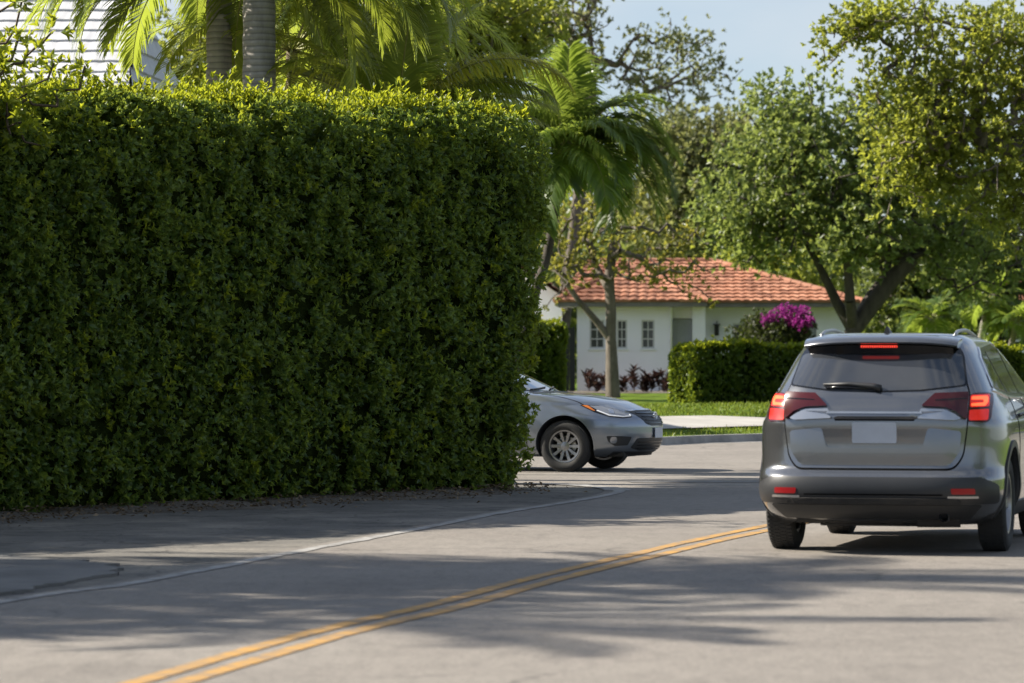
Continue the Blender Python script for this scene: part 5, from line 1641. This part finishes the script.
# bumper: painted top, black lower band, diffuser
bb = PN('rear_bumper', 'rear', [(-0.90, 0.385), (-0.90, 0.53), (-0.80, 0.582), (0.80, 0.582), (0.90, 0.53), (0.90, 0.385)], 'blackplastic', suv, 0.010, 0.02, 0.03, 0.04, lambda x, z: 0.006 + 0.012 * math.sin(math.pi * (z - .385) / .197))
PN('bumper_lip', 'rear', [(-0.66, 0.392), (0.66, 0.392), (0.62, 0.432), (-0.62, 0.432)], 'under', bb, 0.028, 0.03, 0.02, 0.04)
PN('bumper_groove', 'rear', [(-0.52, 0.452), (0.52, 0.452), (0.52, 0.462), (-0.52, 0.462)], 'gap', bb, 0.019, 0.01, 0.0, 0.04)
PN('diffuser', 'rear', [(-0.70, 0.27), (0.70, 0.27), (0.80, 0.378), (-0.80, 0.378)], 'blackplastic', suv, 0.006, 0.02, 0.02, 0.04)
def bumper_bits(s):
    q = lambda P: [(s * x, z) for x, z in P]
    r_ = PN('reflector', 'rear', q([(0.585, 0.462), (0.578, 0.503), (0.745, 0.503), (0.75, 0.462)]), 'reflector', bb, 0.022, 0.015, 0.012, 0.03)
    PN('reflector_trim', 'rear', q([(0.555, 0.432), (0.555, 0.448), (0.77, 0.448), (0.77, 0.432)]), 'satin', bb, 0.019, 0.012, 0.006, 0.03)
    v = 'right' if s > 0 else 'left'
    # wheel-arch and sill cladding
    for yc in (0.92, 3.62):
        arc = []; zc = WR + 0.02
        for k in range(25):
            a = R(-14 + 208 * k / 24); arc.append((yc + 0.468 * math.cos(a), max(0.235, zc + 0.468 * math.sin(a))))
        for k in range(25):
            a = R(194 - 208 * k / 24); arc.append((yc + 0.418 * math.cos(a), max(0.235, zc + 0.418 * math.sin(a))))
        PN('arch_trim', v, arc, 'blackplastic', suv, 0.012, 0.03, 0.0, 0.05)
    PN('sill', v, [(1.40, 0.25), (3.14, 0.25), (3.14, 0.37), (1.40, 0.37)], 'blackplastic', suv, 0.010, 0.02, 0.02, 0.05)
    # side glass
    PN('window_border', v, [(0.66, 1.245), (0.82, 1.47), (0.98, 1.545), (1.9, 1.585), (2.42, 1.545), (2.86, 1.32), (3.22, 1.145), (2.3, 1.165), (1.3, 1.185)], 'gloss', suv, 0.004, 0.008, [0.04, .1, .08, .1, .1, .05, .02, .02, .02], 0.05)
    for P in ([(0.74, 1.255), (0.86, 1.45), (1.00, 1.515), (1.16, 1.522), (1.32, 1.215)], [(1.40, 1.212), (1.24, 1.525), (1.9, 1.555), (2.05, 1.553), (2.08, 1.195)], [(2.14, 1.192), (2.11, 1.552), (2.40, 1.525), (2.82, 1.31), (3.12, 1.165)]):
        PN('side_window', v, P, 'glass', suv, 0.007, 0.008, 0.025, 0.05)
    ch = [(0.63, 1.225), (1.3, 1.168), (2.3, 1.148), (3.24, 1.128), (3.24, 1.142), (2.3, 1.162), (1.3, 1.182), (0.64, 1.242)]
    PN('window_trim', v, ch, 'chrome', suv, 0.011, 0.01, 0.003, 0.05)
    tp_ = [(0.68, 1.26), (0.82, 1.49), (0.99, 1.562), (1.9, 1.602), (2.44, 1.562), (2.90, 1.33), (2.88, 1.318), (2.42, 1.546), (1.9, 1.586), (1.0, 1.546), (0.835, 1.475), (0.70, 1.25)]
    PN('window_trim', v, tp_, 'chrome', suv, 0.010, 0.01, 0.003, 0.05)
    # doors
    for yl in ((1.36, 1.18), (2.10, 1.16), (3.20, 1.13)):
        sk.strip('panel_gap', v, [(yl[0] - (0.0 if yl[0] > 1.5 else -0.10), 0.40), (yl[0] + 0.02, 0.75), (yl[0], yl[1])], 0.009, 'gap', suv, 0.003, 0.006)
    for yc in (1.55, 2.28):
        l, n_ = sk.hit(v, yc, 1.03)
        mb = MB(); mb.tube([l + n_ * .004, l + n_ * .04 + Vector((0, .03, 0)), l + n_ * .042 + Vector((0, .17, 0)), l + n_ * .004 + Vector((0, .2, 0))], 0.013, 8); mb.build('door_handle', M['suvpaint'], suv, True)
    # mirror
    l, n_ = sk.hit(v, 3.02, 1.14)
    mb = MB(); mb.box(s * 0.955 if s > 0 else -1.14, 1.14 if s > 0 else s * 0.955, 2.96, 3.14, 1.13, 1.30, 0.05)
    mr = mb.build('wing_mirror', M['suvpaint'], suv, True, 60)
    mb = MB(); mb.box(min(s * .975, s * 1.12), max(s * .975, s * 1.12), 2.952, 2.9595, 1.155, 1.275); mb.build('mirror_glass', M['chrome'], mr)
    mb = MB(); mb.tube([(s * 0.86, 3.04, 1.12), (s * 0.93, 3.04, 1.14), (s * 0.985, 3.05, 1.16)], [0.035, 0.03, 0.03], 8); mb.build('mirror_arm', M['blackplastic'], mr, True)
    # roof rail
    pts = []
    for y, h in ((0.78, -0.005), (0.90, 0.016), (1.05, 0.026), (1.5, 0.032), (2.0, 0.022), (2.2, 0.0)):
        l, n_ = sk.hit('top', s * 0.515, y); pts.append(Vector((l.x, l.y, l.z + h)))
    mb = MB(); mb.tube([tuple(p) for p in smooth_line([tuple(p) for p in pts], 0.05)], 0.014, 8); mb.build('roof_rail', M['rail'], suv, True)
    # front lamps
    PN('headlamp', ('diag', 40, s < 0), [(2.4 - .1, 0.93), (2.95, 0.98), (3.15, 0.90), (3.0, 0.80), (2.4, 0.84)], 'headlens', suv, 0.006, 0.02, 0.03, 0.06)
both(bumper_bits)
PN('windscreen', 'front', [(-0.72, 1.20), (0.72, 1.20), (0.62, 1.55), (-0.62, 1.55)], 'wglass', suv, 0.005, 0.01, 0.05, 0.06)
PN('grille', 'front', [(-0.45, 0.62), (0.45, 0.62), (0.5, 0.86), (-0.5, 0.86)], 'blackplastic', suv, 0.008, 0.02, 0.03, 0.06)
# aerial fin
mb = MB(); n8 = 10
pf = [(0.0, 0.0), (0.0, 0.052), (0.05, 0.05), (0.16, 0.0)]
vs = []
for (y, z) in pf:
    for sx_ in (-1, 1): vs.append((-0.02 + sx_ * (0.028 if z == 0 else 0.006), 0.86 + y, 1.660 + z * 1.15))
mb.add(vs, [(0, 1, 3, 2), (2, 3, 5, 4), (4, 5, 7, 6), (0, 2, 4, 6), (1, 7, 5, 3)])
mb.build('aerial_fin', M['blackplastic'], suv)
# underside: floor, axle, exhaust
mb = MB(); mb.box(-0.62, 0.62, 0.22, 4.1, 0.235, 0.30, 0.02); mb.box(-0.45, 0.50, 0.30, 0.80, 0.205, 0.24, 0.015); mb.tube([(-0.75, 0.92, 0.33), (0.75, 0.92, 0.33)], 0.05, 10)
mb.tube([(-0.62, 0.6, 0.26), (-0.3, 0.85, 0.27), (0.3, 0.85, 0.27), (0.62, 0.6, 0.26)], 0.03, 8)
mb.tube([(0.30, 0.25, 0.27), (0.62, 0.30, 0.27)], 0.07, 12)
mb.build('underbody', M['under'], suv)
mb = MB(); mb.tube([(0.52, 0.10, 0.285), (0.52, 0.35, 0.275)], 0.036, 14, False); mb.tube([(0.52, 0.101, 0.285), (0.52, 0.30, 0.28)], 0.031, 14, False); mb.build('exhaust_pipe', M['satin'], suv, True)
for s in (-1, 1):
    for yc in (0.92, 3.62):
        make_wheel(suv, s * 0.812, yc, WR, 0.215, s, 5, 0.235)
    for yc in (0.92, 3.62):
        mb = MB(); mb.half_drum(s * 0.56, s * 0.72, 0.408, yc, WR + 0.02); mb.build('wheel_liner', M['under'], suv, True)
# ---------------------------------------------------------------- the silver sedan
sedan = thing('sedan', 'silver saloon car nosing out from behind the tall hedge on the side street', 'car', (0.976, 50.48, 0.006), R(-110))
tab = [(0.19, 0.78, -3.60, 0.72), (0.24, 0.84, -3.72, 0.86), (0.30, 0.875, -3.80, 0.935), (0.40, 0.893, -3.85, 0.970), (0.50, 0.902, -3.86, 0.985), (0.58, 0.905, -3.86, 0.985),
       (0.66, 0.903, -3.86, 0.965), (0.72, 0.898, -3.85, 0.915), (0.785, 0.890, -3.84, 0.80), (0.84, 0.880, -3.82, 0.68), (0.90, 0.866, -3.80, 0.52), (0.94, 0.852, -3.78, 0.34), (0.975, 0.835, -3.72, 0.14),
       (1.00, 0.82, -3.58, -0.15), (1.025, 0.808, -3.30, -0.46), (1.06, 0.79, -3.12, -0.56), (1.15, 0.745, -2.92, -0.75), (1.25, 0.695, -2.72, -0.97), (1.35, 0.635, -2.50, -1.25), (1.41, 0.57, -2.30, -1.52), (1.445, 0.47, -2.08, -1.78), (1.455, 0.30, -1.95, -1.86)]
zs = np.concatenate([np.linspace(0.19, 0.66, 28), np.linspace(0.675, 1.06, 44), np.linspace(1.075, 1.455, 26)])
V, Fc = body_shell(tab, zs, 3.2, 2.45, 0.9, lambda z: float(np.interp(z, [0.86, 1.04], [1.0, 0.36])))
SR = 0.33
me = cut_wheels(V, Fc, [(0.5, 1.2, 0, SR + 0.015, 0.385), (-1.2, -0.5, 0, SR + 0.015, 0.385), (0.5, 1.2, -2.77, SR + 0.015, 0.385), (-1.2, -0.5, -2.77, SR + 0.015, 0.385)])
me.name = 'body'; me.materials.clear(); me.materials.append(M['sedanpaint'])
me.polygons.foreach_set('use_smooth', np.ones(len(me.polygons), dtype=bool)); me.set_sharp_from_angle(angle=R(32))
link(bpy.data.objects.new('body', me), sedan)
sk = Skin(V, Fc); PN = sk.panel
def sedan_side(s):
    mi = s < 0
    v = 'right' if s > 0 else 'left'
    dg_ = ('diag', 45, mi)
    h = PN('headlamp', dg_, [(-0.43, 0.862), (-0.20, 0.855), (0.04, 0.800), (0.19, 0.742), (0.20, 0.705), (0.06, 0.692), (-0.13, 0.712), (-0.30, 0.775)], 'gloss', sedan, 0.005, 0.02, 0.015, 0.03)
    PN('lamp_glass', dg_, [(-0.32, 0.850), (-0.17, 0.845), (0.04, 0.792), (0.175, 0.738), (0.185, 0.712), (0.06, 0.702), (-0.12, 0.722), (-0.20, 0.765)], 'headlens', h, 0.008, 0.008, 0.012, 0.03)
    PN('amber_marker', dg_, [(-0.41, 0.857), (-0.335, 0.853), (-0.275, 0.785), (-0.30, 0.785)], 'amber', h, 0.009, 0.008, 0.008, 0.03)
    PN('lamp_bulb', dg_, bez_round([(-0.11, 0.75), (-0.04, 0.75), (-0.04, 0.80), (-0.11, 0.80)], 0.03), 'chrome', h, 0.0105, 0.006, 0.0, 0.03)
    PN('lamp_strip', dg_, [(-0.262, 0.785), (-0.13, 0.722), (0.055, 0.7045), (0.183, 0.714), (0.180, 0.738), (0.168, 0.738), (0.168, 0.722), (0.06, 0.714), (-0.12, 0.733), (-0.25, 0.793)], 'drl', h, 0.012, 0.006, 0.002, 0.03)
    f = PN('fog_lamp_recess', dg_, [(-0.18, 0.465), (0.02, 0.462), (0.17, 0.452), (0.12, 0.345), (-0.06, 0.335), (-0.15, 0.39)], 'blackplastic', sedan, 0.004, 0.02, 0.02, 0.03)
    PN('fog_lamp', dg_, bez_round([(-0.13, 0.37), (-0.04, 0.37), (-0.04, 0.455), (-0.13, 0.455)], 0.042), 'headlens', f, 0.008, 0.01, 0.0, 0.03)
    # arch lip, sill, doors, windows
    for yc in (0.0, -2.77):
        arc = []
        for k in range(25):
            a = R(-8 + 196 * k / 24); arc.append((yc + 0.405 * math.cos(a), max(0.22, SR + .015 + 0.405 * math.sin(a))))
        for k in range(25):
            a = R(188 - 196 * k / 24); arc.append((yc + 0.386 * math.cos(a), max(0.22, SR + .015 + 0.386 * math.sin(a))))
        PN('arch_lip', v, arc, 'sedanpaint', sedan, 0.012, 0.02, 0.0, 0.05)
    PN('side_glass_border', v, [(-0.42, 1.045), (-0.85, 1.20), (-1.30, 1.352), (-1.85, 1.40), (-2.35, 1.36), (-2.95, 1.08), (-1.8, 1.03)], 'gloss', sedan, 0.004, 0.008, 0.03, 0.05)
    for P in ([(-0.62, 1.06), (-0.95, 1.20), (-1.32, 1.325), (-1.66, 1.365), (-1.70, 1.045)], [(-1.76, 1.045), (-1.73, 1.367), (-1.9, 1.37), (-2.30, 1.33), (-2.80, 1.09)]):
        PN('side_window', v, P, 'glass', sedan, 0.007, 0.008, 0.02, 0.05)
    for (ya, yb) in ((-0.52, -0.50), (-1.70, -1.68), (-2.55, -2.30)):
        sk.strip('panel_gap', v, [(yb, 0.28), (ya - 0.02, 0.62), (ya, 1.02)], 0.009, 'gap', sedan, 0.003, 0.006)
    for yc in (-1.55, -2.45):
        l, n_ = sk.hit(v, yc, 0.86)
        mb = MB(); mb.tube([l + n_ * .004, l + n_ * .035 + Vector((0, .03, 0)), l + n_ * .036 + Vector((0, .15, 0)), l + n_ * .004 + Vector((0, .18, 0))], 0.012, 8); mb.build('door_handle', M['sedanpaint'], sedan, True)
    mb = MB(); mb.box(0.90 if s > 0 else -1.06, 1.06 if s > 0 else -0.90, -1.12, -0.96, 1.0, 1.13, 0.04); mr = mb.build('wing_mirror', M['sedanpaint'], sedan, True, 60)
    mb = MB(); mb.tube([(s * 0.78, -1.04, 1.03), (s * 0.94, -1.04, 1.03)], 0.03, 8); mb.build('mirror_arm', M['blackplastic'], mr, True)
    sk.strip('hood_gap', 'top', [(s * 0.70, 0.62), (s * 0.76, 0.30), (s * 0.765, -0.1), (s * 0.74, -0.36)], 0.008, 'gap', sedan, 0.003, 0.006)
    PN('tail_lamp', 'rear', [(s * 0.45, 0.80), (s * 0.45, 0.93), (s * 0.82, 0.95), (s * 0.84, 0.82)], 'redlens', sedan, 0.006, 0.02, 0.02, 0.05)
both(sedan_side)
gr = PN('grille', 'front', [(-0.47, 0.775), (-0.30, 0.785), (0.30, 0.785), (0.47, 0.775), (0.34, 0.615), (0.20, 0.590), (-0.20, 0.590), (-0.34, 0.615)], 'blackplastic', sedan, 0.006, 0.02, 0.03, 0.04)
for k in range(4):
    z = 0.62 + k * 0.042; xw = 0.30 + 0.03 * k
    PN('grille_bar', 'front', [(-xw, z), (xw, z), (xw, z + 0.010), (-xw, z + 0.010)], 'gloss', gr, 0.014, 0.014, 0.003, 0.05)
PN('grille_trim', 'front', [(-0.50, 0.782), (-0.30, 0.795), (0.30, 0.795), (0.50, 0.782), (0.46, 0.770), (0.30, 0.781), (-0.30, 0.781), (-0.46, 0.770)], 'chrome', gr, 0.016, 0.02, 0.004, 0.04)
l, n_ = sk.hit('front', 0, 0.70)
mb = MB()
def ring_pts(a, b, dx=0, dz=0, n=24):
    return [(l + n_ * 0.022 + Vector((dx + a * math.cos(2 * PI * k / n), 0, dz + b * math.sin(2 * PI * k / n)))) for k in range(n + 1)]
mb.tube(ring_pts(0.075, 0.050), 0.008, 6); mb.tube(ring_pts(0.030, 0.048), 0.006, 6); mb.tube(ring_pts(0.055, 0.018, 0, 0.026), 0.006, 6)
mb.build('emblem', M['chrome'], gr, True)
lg = PN('lower_grille', 'front', [(-0.50, 0.435), (0.50, 0.435), (0.56, 0.31), (0.40, 0.275), (-0.40, 0.275), (-0.56, 0.31)], 'blackplastic', sedan, 0.006, 0.02, 0.03, 0.04)
for k in range(3): PN('grille_bar', 'front', [(-0.48, 0.30 + k * .04), (0.48, 0.30 + k * .04), (0.48, 0.309 + k * .04), (-0.48, 0.309 + k * .04)], 'gloss', lg, 0.013, 0.014, 0.002, 0.05)
mb = MB(); l, n_ = sk.hit('front', 0, 0.48)
mb.box(-0.155, 0.155, l.y + 0.012, l.y + 0.022, 0.43, 0.565, 0.004); mb.build('licence_plate', M['plate'], sedan)
PN('chin_lip', 'front', [(-0.62, 0.205), (0.62, 0.205), (0.68, 0.262), (-0.68, 0.262)], 'blackplastic', sedan, 0.008, 0.02, 0.01, 0.04)
PN('windscreen', 'front', [(-0.735, 1.052), (0, 1.035), (0.735, 1.052), (0.60, 1.37), (0.54, 1.395), (-0.54, 1.395), (-0.60, 1.37)], 'wglass', sedan, 0.006, 0.01, 0.03, 0.05)
PN('cowl', 'top', [(-0.72, -0.42), (0.72, -0.42), (0.72, -0.50), (0, -0.47), (-0.72, -0.50)], 'blackplastic', sedan, 0.006, 0.01, 0.01, 0.05)
for x0, x1 in ((0.55, -0.05), (-0.02, -0.58)):
    pts = []
    for t in np.linspace(0, 1, 6):
        lx = x0 + (x1 - x0) * t; l, n_ = sk.hit('front', lx, 1.046 + 0.028 * t); pts.append(l + n_ * 0.016)
    mb = MB(); mb.tube(pts, 0.008, 6); mb.build('wiper', M['blackplastic'], sedan, True)
PN('rear_window', 'rear', [(-0.66, 1.09), (0.66, 1.09), (0.52, 1.36), (-0.52, 1.36)], 'glass', sedan, 0.006, 0.01, 0.04, 0.05)
mb = MB(); mb.box(-0.60, 0.60, -3.6, 0.72, 0.19, 0.26, 0.02); mb.build('underbody', M['under'], sedan)
for s in (-1, 1):
    for yc in (0.0, -2.77):
        make_wheel(sedan, s * 0.785, yc, SR, 0.215, s, 10, 0.215, 0.0, False)
        mb = MB(); mb.half_drum(s * 0.51, s * 0.70, 0.378, yc, SR + 0.015); mb.build('wheel_liner', M['under'], sedan, True)

# ================================================================== LIGHT, SKY, CAMERA
EL = 36.0
to_sun = Vector((-0.985 * math.cos(R(EL)), 0.172 * math.cos(R(EL)), math.sin(R(EL))))
sl_ = bpy.data.lights.new('sun', 'SUN'); sl_.energy = 4.8; sl_.angle = R(0.53); sl_.color = (1.0, 0.925, 0.805)
so = bpy.data.objects.new('sun', sl_); COL.objects.link(so)
so.rotation_euler = to_sun.to_track_quat('Z', 'Y').to_euler(); so.location = (-20, 20, 30)
w = bpy.data.worlds.new('World'); S.world = w; w.use_nodes = True
nt = w.node_tree; bg = nt.nodes['Background']
sky = N(nt, 'ShaderNodeTexSky', sky_type='NISHITA'); sky.sun_disc = False
sky.sun_elevation = R(EL); sky.sun_rotation = math.atan2(to_sun.x, to_sun.y); sky.air_density = 0.8; sky.dust_density = 0.2; sky.ozone_density = 1.5
tc = N(nt, 'ShaderNodeTexCoord')
mp = N(nt, 'ShaderNodeMapping'); mp.inputs['Scale'].default_value = (1, 1, 2.2); mp.inputs['Location'].default_value = (0.05, 0.0, 0.12)
nt.links.new(tc.outputs['Generated'], mp.inputs['Vector'])
nz = N(nt, 'ShaderNodeTexNoise'); nz.inputs['Scale'].default_value = 8.0; nz.inputs['Detail'].default_value = 6; nz.inputs['Roughness'].default_value = 0.5
nt.links.new(mp.outputs['Vector'], nz.inputs['Vector'])
cl = ramp(nt, nz.outputs['Fac'], [(0.44, 0.0), (0.66, 0.8)])
sx_ = N(nt, 'ShaderNodeSeparateXYZ'); nt.links.new(tc.outputs['Generated'], sx_.inputs[0])
hi = N(nt, 'ShaderNodeMapRange'); nt.links.new(sx_.outputs['Z'], hi.inputs['Value'])
hi.inputs['From Min'].default_value = 0.06; hi.inputs['From Max'].default_value = 0.5; hi.inputs['To Min'].default_value = 0.55; hi.inputs['To Max'].default_value = 1.0  # cloud cover thickens overhead, added out of view for more fill light
cm_ = N(nt, 'ShaderNodeMath', operation='MULTIPLY'); nt.links.new(cl, cm_.inputs[0]); nt.links.new(hi.outputs[0], cm_.inputs[1])
# flat tone mixed in low down, dimming the visible sky against the overhead fill
ve = N(nt, 'ShaderNodeMapRange'); nt.links.new(sx_.outputs['Z'], ve.inputs['Value'])
ve.inputs['From Min'].default_value = 0.10; ve.inputs['From Max'].default_value = 0.40; ve.inputs['To Min'].default_value = 0.72; ve.inputs['To Max'].default_value = 0.12
base_sky = mixc(nt, ve.outputs[0], sky.outputs['Color'], (2.65, 3.05, 3.5))
nt.links.new(mixc(nt, cm_.outputs[0], base_sky, (4.3, 4.4, 4.55)), bg.inputs['Color'])
bg.inputs['Strength'].default_value = 0.08

cam = bpy.data.cameras.new('camera'); cam.lens = 135.0; cam.sensor_width = 36.0; cam.clip_end = 3000; cam.clip_start = 0.5
cam.dof.use_dof = True; cam.dof.focus_distance = 41.0; cam.dof.aperture_fstop = 3.6; cam.dof.aperture_blades = 9
co = bpy.data.objects.new('camera', cam); COL.objects.link(co)
co.location = (0, 0, EYE); co.rotation_euler = (R(90) + math.atan((HOR - 341.5) / F), 0, 0)
S.camera = co
vs_ = S.view_settings
vs_.view_transform = 'Standard'; vs_.look = 'None'; vs_.gamma = 1.0; vs_.use_curve_mapping = False; vs_.exposure = 1.24
S.render.engine = 'CYCLES'
S.cycles.max_bounces = 8; S.cycles.transparent_max_bounces = 8
S.cycles.use_denoising = True
